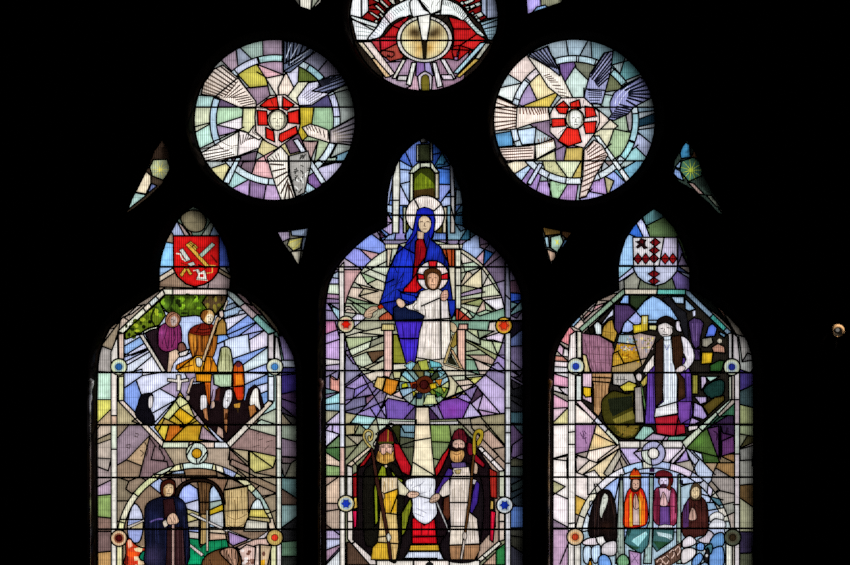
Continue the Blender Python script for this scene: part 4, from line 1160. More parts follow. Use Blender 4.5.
p.C('725,195 805,195', '725,330 805,330', '725,380 805,390', '725,440 800,490', '730,60 805,20', '725,170 760,195')
p.K((770, 260, '5c80c8'), (760, 100, '28343c'), (765, 160, '303c48'), (760, 360, '44443c'), (770, 420, '34342c'), (750, 530, '343440'), (760, 20, '283038'))
p.f(395, 420)
p.C('725,230 800,250', '730,290 805,290', '740,240 800,210'); p.K((770, 150, '6c5880'), (770, 260, '4c4c3c'), (760, 330, '3c4844'), (760, 420, '2c3838'))
for y in (270, 340, 400, 450, 500, 550): p.f(0, 0, 1); p.G(526, y, 8, '08080a', .8)  # right edge shade painted as dark washes
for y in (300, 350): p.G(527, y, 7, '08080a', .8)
# ---- purple ground below the ring
p.f(0, 0, 1)
p.P('purple_ground', '8474a4', [(345, 355), (345, 412), (360, 415), (385, 418.5), (424, 420), (465, 418), (505, 413), (505, 355)], lw=1.2)
p.f(314, 300)
p.C('195,330 240,390', '200,310 195,380', '195,530 330,430')
p.K((215, 350, 'a090c0'), (230, 450, '84809c'))
p.f(314, 360)
p.C('200,165 300,95', '310,110 450,360', '205,275 340,165', '205,250 370,215', '280,330 430,260', '300,310 390,215', '420,290 460,240', '440,250 420,300', '640,280 580,350', '195,320 300,290', '460,240 400,340')
p.K((270, 130, 'a490c8'), (300, 190, '8878c0'), (240, 230, '786c98'), (260, 270, '6c6888'), (340, 265, '8c6880'), (310, 325, 'a08cc8'), (390, 320, '8878c0'), (430, 320, 'b0a0dc'), (440, 225, '807494'), (510, 300, '6c50a0'), (220, 310, '6c6888'), (600, 330, '584870'))
p.f(395, 360)
p.C('580,105 685,185', '525,180 655,330', '465,260 600,420', '545,350 520,310', '430,350 500,200', '690,180 690,330', '300,360 270,290', '210,290 260,350', '520,310 640,335', '400,240 470,270', '600,60 680,80')
p.K((630, 110, '84789c'), (640, 200, 'b4a4cc'), (580, 280, 'c0a8d0'), (480, 310, 'c0b4dc'), (520, 250, 'b8a4cc'), (380, 300, '74409c'), (440, 240, 'a088c8'), (240, 330, '3c2848'), (570, 330, 'b898c0'), (640, 50, 'a094c0'), (500, 215, '483448'), (620, 345, 'b0b078'))
p.G(360, 320, 5, '8c30a8', .5, 'purple_ground'); p.G(520, 380, 5, '5c3c98', .4, 'purple_ground')
p.f(395, 300); p.K((650, 380, 'a894cc'))
# ---- ring of pale rays
p.f(0, 0, 1)
p.P('ray_circle', 'c4c8b0', circ(424.5, 321, 80.8, n=64), lw=1.5, jit=.08)
p.f(314, 220)
p.C('320,325 430,270', '300,330 440,390', '270,400 420,440', '240,420 330,430 400,445', '280,475 400,445', '250,385 310,430 280,475', '330,300 440,345', '215,480 400,530', '205,520 370,525', '240,530 270,562')
p.K((430, 260, 'd0d4c0'), (400, 315, 'c4ccb8'), (380, 345, 'ccd0bc'), (340, 370, 'a8c098'), (300, 405, 'dcd4c4'), (370, 415, 'd0ccb0'), (260, 440, 'd4c0b0'), (340, 455, 'c0b498'), (350, 490, 'c8b8a0'), (270, 505, '8ca080'), (320, 545, 'a0b490'), (220, 545, 'd0c4b4'), (250, 340, 'c09898'), (225, 300, 'b8a8b8'))
p.f(314, 300)
p.C('195,40 225,40 265,80', '270,85 240,110', '240,10 330,60', '245,175 330,195', '190,230 290,200 430,170', '290,205 430,220', '195,235 350,230 430,225', '210,315 430,225', '225,355 345,300 360,250', '345,300 430,265', '240,360 330,325', '330,325 430,315', '330,325 370,395', '335,430 420,385', '280,430 370,395 430,380', '240,395 340,435', '200,260 220,320')
p.K((225, 70, 'd8c8b8'), (300, 60, '94a888'), (290, 110, 'd4d0e4'), (210, 190, 'd4b4b8'), (330, 170, 'a4a48c'), (370, 190, 'd0ccb0'), (290, 220, 'd8d4bc'), (270, 255, 'a8b48c'), (390, 250, '8c8c78'), (290, 310, 'd4dcc4'), (300, 370, 'b8c0a8'), (380, 350, '5c4430'), (400, 300, 'c4c0a0'), (380, 410, 'c8c4a8'), (310, 420, 'c0bca0'), (400, 370, '705840'))
p.f(314, 360)
p.C('350,140 440,100', '390,180 450,110', '430,210 450,110 440,70', '310,90 400,65', '480,220 540,190')
p.K((350, 110, 'd8ccbc'), (400, 140, 'c8a868'), (480, 160, 'c07c20'), (515, 220, 'dcc0bc'), (540, 240, 'd8c8c8'), (430, 170, 'd0a84c'), (470, 195, 'c88028'))
p.f(395, 220)
p.C('415,205 540,295 640,440', '415,275 470,265', '420,330 530,300', '420,410 470,360 540,300', '410,460 660,385', '415,480 560,450', '545,430 540,300', '540,500 545,420 580,350', '430,410 540,430', '415,500 660,470', '420,525 540,490 590,540', '410,400 440,340', '430,300 420,270')
p.K((440, 240, 'd8d0c4'), (440, 285, 'b4c8b0'), (460, 320, 'd0ccc0'), (450, 340, 'c8b8a0'), (500, 370, 'dcd0ac'), (570, 330, 'd8d0b8'), (460, 430, 'a4a484'), (480, 465, 'a894b0'), (590, 400, 'dcd4c8'), (600, 430, 'c8ccb0'), (600, 490, 'd8ccc4'), (450, 510, 'a0946c'), (470, 530, '98a068'), (560, 530, 'd4b8a8'), (600, 530, 'd8d4dc'))
p.f(395, 300)
p.C('430,25 520,40', '440,55 530,100', '530,40 490,110', '530,100 680,50', '560,10 600,40', '450,60 480,100', '445,180 620,195', '590,140 580,190', '450,190 530,245', '530,240 620,195', '530,245 690,270', '450,250 690,370', '460,320 530,310 620,370', '445,260 500,290', '450,345 640,440', '500,375 620,410', '495,375 520,440', '445,370 500,375', '540,240 690,190')
p.K((470, 75, '8cb098'), (560, 80, 'a8c0a4'), (600, 60, 'b8c8a8'), (530, 150, '7ca08c'), (610, 170, 'd4c8c0'), (500, 200, 'b8c098'), (520, 190, '8c9c80'), (480, 220, 'b0b8a0'), (600, 220, 'dccce0'), (580, 250, 'c4c8c0'), (600, 300, 'b4c09c'), (640, 290, 'c4d0a8'), (480, 270, '989c70'), (560, 340, 'a8b490'), (490, 350, 'b8a090'), (480, 400, '789c84'), (560, 400, 'd4bcac'), (580, 430, 'c8b8ac'), (470, 310, 'a8ac8c'))
p.f(395, 360)
p.C('345,100 570,90', '440,75 440,115', '375,130 470,240', '380,130 480,120', '460,120 520,170', '390,165 500,150', '340,230 500,165', '470,110 560,100', '310,250 390,235')
p.K((390, 90, 'd4ccb8'), (430, 140, 'd4c0b0'), (400, 190, 'bcc090'), (380, 200, 'c8c0a0'), (520, 120, 'ccc870'), (450, 180, 'd8c4bc'), (350, 240, 'd08c40'), (420, 210, 'c8c098'), (510, 90, 'c4c4b4'))
# ---- throne
p.f(314, 360)
p.P('orange_pane', 'c47c20', '450,112 530,130 512,195 480,222 430,195'); p.P('orange_pane#2', 'd0ac68', '395,105 447,112 425,192 372,165')
p.f(314, 300)
p.P('throne_column', 'd8b0a8', '437,190 490,190 490,440 470,485 437,475'); p.P('throne_capital', 'd4c484', '425,150 500,150 505,190 420,190'); p.P('throne_arm', 'b05034', '405,110 430,90 480,60 495,125 410,128')
p.P('throne_side', '84842c', '495,215 520,215 585,400 495,395'); p.P('throne_foot', 'd8d0c0', '495,400 590,395 580,430 495,440'); p.P('throne_foot', 'c0bc8c', '490,445 545,445 540,490 500,490')
p.f(395, 300)
p.P('throne_column#2', 'd8ac98', '388,185 440,185 440,440 410,430 390,350'); p.P('throne_capital#2', 'd0a494', '400,150 455,150 455,185 395,185'); p.P('throne_arm#2', 'b84030', '378,40 470,118 470,128 380,128'); p.C('400,60 395,125', '440,90 400,128')
p.f(395, 220)
p.P('throne_post#3', 'd8d8c4', '375,185 412,185 412,555 378,555'); p.C('375,410 412,410', '375,300 412,300')
p.P('throne_post#4', 'b8bca8', '320,0 325,0 330,145 320,145'); p.P('throne_cornice', 'd8d4c4', '272,152 425,152 418,180 290,180', lw=1.2); p.C('400,150 405,180')
p.P('red_brick_panel', 'b04820', '295,182 372,182 372,290 330,290 310,240'); p.C('355,185 355,285', '320,190 335,280')
p.f(314, 220)
p.P('throne_cornice#2', 'd4ccb0', '445,150 530,150 520,180 445,180', lw=1.2); p.P('throne_post#5', 'd8c8b0', '455,182 488,182 470,290 455,290')
# ---- mother
p.f(357, 135)
p.P('mother_figure/halo', 'f0ecea', circ(425, 500, 122, n=32), lw=1.6); p.C('360,405 395,475', '530,430 480,475', '310,500 345,500', '500,500 545,505'); p.K((420, 420, 'ece0d8'))
p.fan('9a8c84', .5, '370,410 425,390 480,410', '390,455 425,440 470,455', 10)
p.P('mother_figure/halo_inner', 'b8bca0', '360,560 375,480 395,465 470,465 490,490 490,560 470,600 385,600') if False else None
p.f(310, 130, 3.769)
p.P('mother_figure', '15228c', '398,330 405,300 432,291 462,302 472,340 465,400 458,415 492,440 520,498 528,570 545,700 515,700 430,720 330,720 300,690 262,655 280,600 290,545 318,475 360,435 385,395', lw=1.5)
p.folds(12, '080a2c', 1.3, 2.5, -.3)
p.f(314, 220)
p.C('540,160 610,200', '440,400 500,370', '430,520 640,480', '690,130 690,250', '530,440 640,500', '480,290 530,170'); p.K((560, 260, '1a2cb0'), (520, 200, '141f86'))
p.G(600, 100, 5, '2c44d0', .6, 'mother_figure'); p.G(560, 260, 7, '2440e0', .5, 'mother_figure'); p.G(750, 200, 5, '2440d8', .5, 'mother_figure'); p.G(500, 380, 6, '0c1450', .6, 'mother_figure'); p.G(460, 450, 6, '182c78', .5, 'mother_figure'); p.G(540, 500, 6, '0c103c', .7, 'mother_figure')
p.T('0a0e34', .9, '660,60 600,150', '640,40 590,120', '720,90 690,180', '600,180 620,290', '470,420 560,380', '~420,500 500,440 560,430', '480,250 520,330', '560,330 470,480', '800,200 830,290')
p.f(314, 300)
p.P('mother_figure/dark_mantle', '101838', '495,50 540,20 690,40 690,120 500,128'); p.P('mother_figure/lower_robe', '4028b4', '505,132 680,132 665,230 630,395 575,395 545,290', lw=1.4)
p.C('540,240 665,240'); p.T('1c0c60', .8, '550,140 580,380', '600,150 600,390', '640,140 620,380', '~540,240 580,250 660,238'); p.G(590, 300, 6, '3c2ce8', .5, 'mother_figure/lower_robe')
p.f(395, 300)
p.P('mother_figure/lower_robe', '2430a8', '298,138 330,138 310,300 292,330'); p.P('mother_figure/robe_fold', '1a30a8', '325,0 378,0 378,60 355,120 335,60')
p.f(310, 130, 3.769)
p.P('mother_figure/red_gown', '8c0c14', '398,420 425,395 430,420 440,450 435,480 412,510 400,545 385,565 395,480')
p.f(314, 220)
p.P('mother_figure/red_gown', 'c01018', '640,335 690,390 680,420 640,455 555,450 565,425 600,390'); p.G(650, 220, 4, '600818', .6, 'mother_figure/red_gown'); p.T('4a060c', .8, '650,150 640,330', '670,160 650,300')
p.folds(6, '50060c', 1.0, 1.5)
p.f(310, 130, 3.769)
p.P('mother_figure/veil', '1a24b0', '~398,330 405,302 432,292 462,303 470,335 468,375 455,410 448,390 458,350 445,322 420,325 408,350 400,390 375,425 360,430 385,390', lw=1.0)
p.P('mother_figure/face', 'd4bc9c', '~408,350 418,327 440,325 456,345 452,372 435,388 416,378', lw=.7)
p.T('4a2c20', .8, '414,346 426,344', '438,344 450,346', '432,350 430,362 436,364', '425,373 440,373')
p.P('mother_figure/neck', 'd4b89c', '405,380 430,386 428,412 405,410', lw=.6)
p.P('mother_figure/hand', 'c4a890', '~385,545 405,520 430,510 425,535 395,555') if False else None
p.f(314, 300)
p.P('mother_figure/left_hand', 'c4a88c', '~310,100 325,65 360,40 395,40 400,60 370,80 360,110 330,112', lw=1.0); p.T('5a4030', .6, '340,75 385,55', '335,90 370,80', '330,100 360,105', '370,110 390,90 400,70')
p.P('mother_figure/cuff', 'c03818', '395,40 420,25 440,45 410,60', lw=.8)
p.P('mother_figure/foot', 'd0b094', '~580,395 610,380 625,395 610,425 585,425', lw=.8)
p.f(395, 300); p.P('wooden_tripod/joint', 'c4ac88', '~335,150 350,138 375,150 390,180 370,205 350,190', lw=.8)
# ---- child
p.f(314, 220)
p.P('child_figure/halo', 'ecdcd4', circ(742, 350, 100, 95, n=30), lw=1.5)
for q in ('715,255 770,255 760,330 725,330', '645,335 700,345 700,370 650,370', '790,345 838,330 838,370 790,372'): p.P('child_figure/halo/red_ray', 'c81c24', q)
p.K((690, 300, 'dcd4d4'))
p.P('child_figure', 'e4dcd4', '665,445 720,430 780,430 800,445 825,470 840,520 850,640 860,860 740,875 640,860 660,700 690,600 640,570 590,560 565,540 620,520 650,480', lw=1.3)
p.folds(16, '9c9488', .7, .6)
p.C('690,530 780,490 830,470', '790,520 795,860', '690,625 850,615'); p.K((820, 560, 'd8d0d0'))
p.f(314, 300)
p.T('a8a098', .7, '710,150 680,350', '740,140 725,370', '765,150 760,370', '700,240 690,330', '780,150 785,360', '720,30 715,110', '755,30 750,110'); p.G(720, 340, 5, 'a8a088', .5, 'child_figure')
p.T('4a4038', .8, '~640,20 620,50 660,70', '690,30 700,110')
p.f(314, 220)
p.P('child_figure/hair', '4c2c14', '~690,370 690,320 740,300 790,320 795,370 780,420 745,440 705,420', lw=.8)
p.P('child_figure/face', 'd4a888', '~708,370 715,340 745,330 775,345 780,375 765,420 740,432 715,412', lw=.5); p.T('3a2014', .7, '718,362 732,360', '752,360 768,362', '742,365 738,388 748,390', '730,405 755,405'); p.D('a87c5c', '708,380 716,350 722,410')
p.P('child_figure/left_hand', 'd4b498', '~515,500 535,490 565,510 570,535 545,550 520,530', lw=.9); p.P('child_figure/right_hand', 'c8a08c', '~790,470 810,440 835,440 840,480 820,505 795,500', lw=.9); p.T('5a3428', .6, '800,470 830,465', '800,485 830,480')
p.P('mother_figure/right_sleeve', '1a30b4', '540,455 630,475 645,500 600,515 550,495', lw=1.0)
p.f(395, 300)
p.P('child_figure/foot', 'd4bca0', '~225,400 245,388 265,400 255,420 232,418', lw=.8); p.P('child_figure/foot#2', 'd0b898', '~120,395 150,378 165,395 140,410', lw=.8)
# tripod of wooden sticks
p.P('wooden_tripod', 'd8bc84', '360,215 378,220 318,400 300,395', lw=.9); p.P('wooden_tripod', 'd0ac7c', '345,310 362,310 430,435 412,440', lw=.9); p.P('wooden_tripod', 'd8c4a0', '310,395 430,432 425,442 305,405', lw=.9); p.P('wooden_tripod', '9c8438', '368,220 385,190 385,280 365,300 345,290', lw=.9)
p.D('1c1c10', '345,330 325,395 395,415')
# ---- globe
p.f(310, 270, 3.769)
p.P('mosaic_globe', '84a4a0', circ(430, 432, 95, 86, n=36), lw=1.7)
p.C('340,420 520,445', '350,480 510,390', '430,345 430,518', '375,360 490,510', '490,360 370,510', '335,450 400,440', '365,380 400,420', '460,350 450,420', '520,400 460,430', '400,470 400,515', '460,470 470,515', '350,400 400,440', '500,480 450,440')
for i, (x, y, c) in enumerate(((365, 395, '84b8c4'), (350, 420, 'b4c8a0'), (352, 440, 'c0b830'), (360, 465, '90b0c8'), (385, 490, 'a0acac'), (415, 495, '90a890'), (445, 495, 'c8d0b0'), (480, 490, '90a898'), (500, 465, '6c8c3c'), (510, 440, 'd0d898'), (510, 420, 'a8ccdc'), (490, 385, '90c8d4'), (460, 370, '405878'), (400, 370, '6c6438'), (435, 365, 'a8b880'), (475, 400, '303c24'), (385, 440, '9c6820'), (475, 440, 'd8a830'), (405, 455, 'c0a870'), (455, 460, '6c7c24'), (415, 410, '8c9040'), (445, 400, '5c3c18'))): p.K((x, y, c))
for q, c in (('~395,430 415,405 445,400 465,425 455,455 430,465 405,455', '582410'), ('375,425 400,420 405,440 385,450', 'a83c14'), ('470,415 500,410 490,440', 'd88c28'), ('445,385 460,365 470,390', '90b440'), ('345,430 365,425 370,440 345,445', 'c8c828'), ('480,380 505,395 490,405', '90c8d4'), ('440,470 470,470 480,505 425,508', 'c8d098'), ('495,440 515,445 505,465', 'd0cc40'), ('405,345 440,338 450,375 420,380', 'a4ac48'), ('450,340 490,350 500,365 455,368', '6cb8c4'), ('355,360 385,345 400,352 380,380', '8cc0d0'), ('470,455 500,470 480,480', '2c6430'), ('400,465 425,465 420,485 405,485', '1c2c4c'), ('385,455 400,462 390,480', 'b8b030'), ('450,430 475,425 478,445 455,450', 'd0b020')):
    p.P('mosaic_globe/glass_chip#' + q[:9], c, q, lw=.9)
p.P('mosaic_globe/hub', '3c1010', circ(430, 432, 17, n=12), lw=.9); p.P('mosaic_globe/hub', '3c1010', circ(395, 438, 10, n=9), lw=.8)
# ---- band, shaft and octagon of the bishops' scene
p.f(0, 0, 1)
p.P('lower_ground', '8c9070', [(345.2, 412.6), (360, 415.3), (385, 418.8), (424, 420), (465, 418.6), (505.2, 413.5), (505.2, 580), (345.2, 580)], lw=1.2)
p.f(314, 360)
p.C('230,390 270,340', '200,470 310,465', '360,400 385,365', '540,480 630,490', '540,410 535,560', '195,400 240,395')
p.K((220, 360, 'b0a880'), (300, 375, 'a4d0d0'), (430, 385, 'c0ccb8'), (250, 440, 'a89c74'), (350, 430, 'b4b498'), (240, 520, '989478'), (580, 440, '7090a0'), (580, 530, '505444'), (520, 440, '2c3014'))
p.f(314, 420)
p.C('205,240 315,110', '200,95 310,100'); p.K((240, 180, '848868'), (270, 120, '9c9480'), (580, 80, '6c8c98'), (580, 180, '545840'), (600, 300, '60543c'), (260, 60, 'a8a078'))
p.f(395, 420)
p.C('480,50 690,270', '560,30 690,170', '230,135 340,140', '340,30 350,110', '550,80 600,50', '395,5 500,110', '240,240 280,250', '560,10 690,160')
p.K((290, 90, '7c9450'), (280, 190, '708054'), (440, 30, '908878'), (600, 140, 'b09484'), (630, 90, '8c8468'), (500, 30, '988c74'), (660, 220, 'a08c7c'), (30, 150, '505440'), (60, 80, '6c8c98'), (620, 240, 'ac9484'), (540, 70, '8c8468'))
p.f(395, 475); p.P('green_corner', '28703c', '632,470 690,425 690,562 632,562'); p.P('lower_step', 'b09480', '545,562 632,480 632,562')
p.f(314, 475); p.P('brown_corner', '4c382c', '205,420 240,420 380,562 205,562')
p.P('straight_strip', 'ecdce0', [(391, 421), (457, 421), (457, 423.6), (391, 423.6)] if False else '0,0 1,0 1,1') if False else None
p.f(0, 0, 1)
p.P('white_band', 'e6e2e0', [(390, 421), (424, 422), (458, 421.2), (459, 424.6), (388, 424.6)], lw=1.0)
p.P('light_shaft', 'e0d0b0', [(416, 406), (428.6, 406), (430, 424), (432, 448), (435, 476), (411, 476), (414, 448), (415, 424)], lw=1.3)
p.f(314, 420)
p.C('625,130 730,112', '620,265 750,345', '640,5 640,30', '635,-80 720,-80'); p.K((680, 80, 'e0d0b0'), (680, 200, 'e4d8b8'), (660, 330, 'd8d0b0'), (680, -50, 'd8c8b0'))
# white frame
p.P('octagon_frame#1', 'e8e4e4', [(391, 423), (395, 425), (378.5, 435.5), (376, 434)]); p.P('octagon_frame#2', 'e4d8d0', '395,110 400,145 375,165 370,150'); p.P('octagon_frame#3', 'e0ccb4', '345,165 358,180 235,290 205,280')
p.C('240,250 260,275'); p.P('octagon_frame#4', 'dcd8d4', '205,285 240,295 240,480 205,480'); p.P('octagon_frame#5', 'dcc8b8', '270,290 290,270 290,335 270,335')
p.f(314, 475)
p.P('octagon_frame#6', 'dcd0c8', '208,220 242,220 245,385 260,410 235,430 210,400'); p.C('208,290 242,290', '208,340 242,340'); p.P('octagon_frame#7', 'dcd0cc', '258,412 412,562 350,562 238,432'); p.C('240,430 262,412')
p.f(395, 420)
p.P('octagon_frame#8', 'e6dcdc', '515,175 540,165 685,315 650,320'); p.C('545,205 565,190', '600,260 620,245'); p.P('octagon_frame#9', 'e0e0d8', '455,100 475,110 490,145 470,135'); p.P('octagon_frame#10', 'dcd4cc', '565,260 585,275 590,345 570,345')
p.P('octagon_frame#11', 'd0d4bc', '650,320 684,318 684,480 650,480')
p.f(395, 475)
p.P('octagon_frame#12', 'd8c8b8', '650,235 684,240 684,405 650,415'); p.C('650,290 684,290', '650,340 684,340'); p.P('octagon_frame#13', 'e4dcd0', '650,412 665,430 515,562 475,562'); p.C('545,500 570,525')
# fillets
p.f(0, 0, 1)
p.P('white_fillet#1', 'e2ded6', [(338.6, 268), (344, 262), (344.2, 310), (345.4, 580), (340, 580), (339.6, 310)])
p.f(314, 300); p.C('155,130 190,130', '165,205 195,205', '165,440 195,440'); p.f(314, 420); p.C('160,-100 195,-100', '160,170 195,170', '160,350 195,350'); p.K((178, 260, 'dcb8ac'), (178, 100, 'dcdce8')); p.f(314, 220); p.C('155,325 190,325')
p.f(0, 0, 1)
p.P('white_fillet#2', 'd8d8e0', [(505.2, 262), (509, 265), (510.6, 300), (510.6, 580), (505.2, 580), (505, 310)])
p.f(395, 300); p.C('690,205 722,205', '690,440 722,440', '690,120 722,110'); p.f(395, 360); p.C('690,300 722,300', '690,455 722,455'); p.f(395, 420); p.C('690,270 722,270', '690,350 722,350'); p.f(395, 220); p.K((705, 400, '8c8ca4')); p.f(395, 300); p.K((705, 50, '9498b0'))
# ---- bishops' scene
p.f(310, 415, 3.769)
p.P('bishops_backdrop', '140e10', '205,170 240,140 260,60 300,40 320,70 385,240 390,420 385,550 250,550 160,470 165,230', lw=1.0)
p.P('bishops_backdrop', '160c10', '470,235 520,120 545,60 575,50 600,80 690,210 700,420 640,490 620,550 480,550 470,420', lw=1.0)
for k_, q, c in ((1, '315,105 335,110 382,195 375,230 345,215 320,160', 'b01420'), (2, '530,115 520,150 490,215 475,235 470,205 500,150', 'b4141c'), (3, '232,130 240,140 205,190 180,200', '9c1418'), (4, '160,225 178,215 178,310 162,310', '8c1418'), (5, '160,360 178,360 175,420 165,430', 'd0184c'), (6, '620,140 660,185 655,200 620,175', '8c1020'), (7, '675,200 705,215 705,315 680,310', '9c241c'), (8, '680,360 700,365 690,480 678,470', 'd01838'), (9, '385,390 400,385 430,415 470,390 480,485 385,485', 'c8101c')):
    p.P('red_drapery#%d' % k_, c, q)
p.C('385,460 485,458'); p.G(440, 430, 5, 'e82030', .5, 'red_drapery#9'); p.T('5a0810', .9, '420,410 420,455', '450,405 445,455', '390,455 480,455')
p.P('gold_strip', 'd8b048', '165,310 178,310 180,350 162,355'); p.P('gold_strip#2', 'd4ac58', '680,320 692,325 692,355 678,358')
p.P('yellow_riser', 'd0a42c', '378,490 485,488 488,512 372,512'); p.P('white_step', 'ccd8e8', '370,515 490,514 505,545 350,545'); p.C('380,540 480,540')
p.P('pale_pavement', 'ddd4cc', '250,548 640,548 640,600 250,600'); p.C('390,548 390,600', '525,548 525,600')
p.D('141414', '434,572 436,560 442,556 446,553 447,544 450,541 453,544 454,553 460,556 465,560 466,572')
p.P('white_cloth', 'dcdce8', '~360,250 385,238 455,236 475,250 470,300 478,350 475,380 435,412 390,380 385,320 365,280', lw=1.2)
p.folds(9, 'a8a8b4', .6, 1.5)
p.T('90909c', .7, '385,275 420,260', '430,330 460,325', '400,350 440,370', '400,300 440,290', '460,260 450,290', '390,250 380,270', '430,250 410,270', '395,370 430,385')
# left bishop
p.P('bearded_bishop', '12100c', '~255,180 310,180 345,220 355,290 350,420 330,545 300,550 240,500 205,470 200,240 225,190', lw=1.0)
p.P('bearded_bishop/green_lining', '84901c', '270,190 285,195 290,230 265,240 255,290 258,400 245,420 240,280 250,235'); p.P('bearded_bishop/green_lining', '8c9c24', '300,200 330,235 352,245 345,260 320,250'); p.P('bearded_bishop/green_lining', '808820', '345,370 380,310 385,340 360,440 345,460')
p.folds(4, '30380c', .8)
p.P('bearded_bishop/alb', 'd8b878', '265,235 330,235 330,300 328,380 335,480 325,545 230,545 235,500 255,480 262,400 268,300', lw=1.1)
p.folds(12, '9c7830', .8, .6)
p.C('270,300 325,280', '262,480 330,485', '290,370 330,375', '268,240 268,300', '258,460 300,455', '330,430 285,430'); p.K((300, 260, 'd4c0a0'), (305, 330, 'dca828'), (285, 500, 'c8a02c'), (310, 430, 'd4b878'), (275, 470, 'd0b888'), (320, 345, 'd4b050'))
p.T('8c6c20', .7, '300,300 300,370', '315,295 315,370', '270,490 265,540', '300,490 300,540', '310,490 315,540', '285,400 285,450', '280,250 285,285', '310,245 310,275'); p.D('e0ac20', '305,300 325,290 325,365 308,368')
p.P('bearded_bishop/sleeve', 'd8d0b0', '330,240 345,255 375,285 360,305 335,300', lw=.9)
p.P('bearded_bishop/mitre', '641418', '255,105 262,75 290,50 310,65 318,105 310,112 260,112', lw=1.0); p.T('a88420', 1.0, '258,103 315,103', '295,55 293,100'); p.D('3a3c10', '258,100 316,100 316,110 258,110')
p.P('bearded_bishop/face', 'd4a894', '~262,115 290,108 312,115 312,145 290,155 265,148', lw=.6); p.T(INK, .8, '270,122 282,121', '294,121 306,122', '288,124 285,137 291,138', '266,118 282,116', '294,116 310,118', '264,118 266,140', '311,118 310,140')
p.P('bearded_bishop/beard', 'c09448', '~250,165 258,135 275,150 290,140 305,148 315,135 318,170 300,178 285,185 260,178', lw=.6); p.folds(7, '7c4c18', .9); p.T('5c3810', .9, '280,148 296,147', '256,140 258,165', '316,140 314,165'); p.T('8c5c1c', .6, '265,150 262,175', '280,150 280,180', '300,150 302,175', '290,148 292,180')
p.P('bearded_bishop/brooch', 'c8b89c', circ(286, 193, 6, n=8), lw=.6)
p.P('bearded_bishop/right_hand', 'd8b49c', '~365,300 380,288 405,290 412,300 395,312 375,312', lw=.9); p.T('5a3428', .6, '380,300 405,298', '385,292 400,293'); p.P('bearded_bishop/left_hand', 'd4b494', '~258,305 268,290 280,300 278,318 262,322', lw=.8)
p.P('crosier', '3c2018', '228,125 238,125 262,260 272,300 300,460 310,545 298,545 288,460 258,310 245,250', lw=.9); p.P('crosier/knop', 'd4d0c8', '~288,455 297,445 306,462 296,478', lw=.7)
p.P('crosier/crook', 'c8b464', '~222,122 200,90 203,62 220,53 238,65 236,92 222,100 218,82 226,78 228,88 232,70 220,62 208,72 212,95 232,120', lw=.9)
# right bishop
p.P('clean_bishop_placeholder', '1a1216', '~530,190 560,175 600,185 640,230 655,320 650,420 640,480 620,550 520,550 490,490 520,430 500,330 520,230', lw=1.0) if False else p.P('dark_bearded_bishop', '140e12', '~530,190 560,175 600,185 640,230 655,320 650,420 640,480 620,550 520,550 490,490 520,430 500,330 520,230', lw=1.0)
p.P('dark_bearded_bishop/alb', 'ddd0c4', '540,200 600,195 605,230 598,330 605,370 630,390 640,485 525,490 530,420 525,300 530,240', lw=1.1)
p.folds(14, '988c7c', .8, .6)
p.C('530,240 600,240', '525,330 600,330', '590,430 638,435', '525,420 590,420'); p.T('a09484', .7, '545,250 540,420', '570,250 565,480', '590,340 585,400', '550,340 550,480', '600,400 605,480', '615,400 622,480')
p.P('dark_bearded_bishop/tunic_hem', '9c7450', '525,492 640,488 640,510 620,545 530,545', lw=1.0); p.T('5a3c24', .7, '550,495 550,545', '580,495 580,545', '605,495 605,540')
p.P('dark_bearded_bishop/violet_stole', '40287c', '520,200 535,205 540,220 510,260 480,310 472,290 495,250', lw=1.0); p.P('dark_bearded_bishop/violet_stole#2', '3c2484', '625,245 640,260 632,330 612,370 602,365 612,300', lw=1.0)
p.P('dark_bearded_bishop/sleeve', 'd8ccc0', '500,265 525,240 528,300 500,310 485,295', lw=.9); p.P('dark_bearded_bishop/brown_lining', '542c1c', '505,315 525,305 528,380 520,400 500,370', lw=.9); p.T('a8a8a8', 1.2, '478,330 525,440')
p.P('dark_bearded_bishop/cuff', 'd8d4d4', '610,240 628,245 622,262 608,260', lw=.7)
p.P('dark_bearded_bishop/mitre', '5c1420', '535,95 540,70 560,50 580,58 592,85 590,110 575,95 545,92', lw=1.0); p.T('2a0810', .9, '560,55 562,92', '575,60 578,92')
p.P('dark_bearded_bishop/infula', '6c1424', '~595,105 615,115 612,150 595,145', lw=.8)
p.P('dark_bearded_bishop/face', 'cca894', '~540,100 560,92 580,100 582,125 560,135 540,125', lw=.6); p.T(INK, .8, '545,110 556,108', '566,108 578,110', '561,110 559,122 564,123'); p.D('241410', '540,118 552,125 562,121 575,125 582,120 580,135 555,138 540,132')
p.P('dark_bearded_bishop/beard', 'c09058', '~530,135 550,138 575,132 582,150 570,175 545,178 530,165', lw=.6); p.T('5a3010', .7, '~540,145 555,150 570,142', '545,155 545,172', '560,155 560,175', '570,150 570,170')
p.P('dark_bearded_bishop/collar', '5c4c80', '530,180 585,178 590,195 560,200 535,198', lw=.7); p.P('dark_bearded_bishop/pectoral', 'c0a870', '545,208 570,205 565,222 550,222', lw=.6)
p.P('dark_bearded_bishop/right_hand', 'bca08c', '~450,325 460,305 480,295 492,305 480,325 460,332', lw=.9); p.T('5a3428', .6, '455,320 480,310', '460,328 480,320'); p.P('dark_bearded_bishop/left_hand', 'c8a890', '~605,190 615,175 632,190 630,220 615,218', lw=.8)
p.P('crosier#2', '58381c', '612,150 622,150 605,340 588,450 575,545 565,540 582,430 595,330', lw=.9); p.P('crosier#2/knop', 'd8ccc0', '~575,455 583,440 592,455 583,472', lw=.7); p.P('crosier#2', 'd0c4b8', '578,470 586,472 574,545 566,542', lw=.8)
p.P('crosier#2/crook', 'b49c28', '~617,150 612,130 615,75 628,55 648,55 655,75 645,105 632,118 628,100 640,80 636,68 626,80 626,130 624,150', lw=.9)
p.C('410,305 450,315', w=1.2)
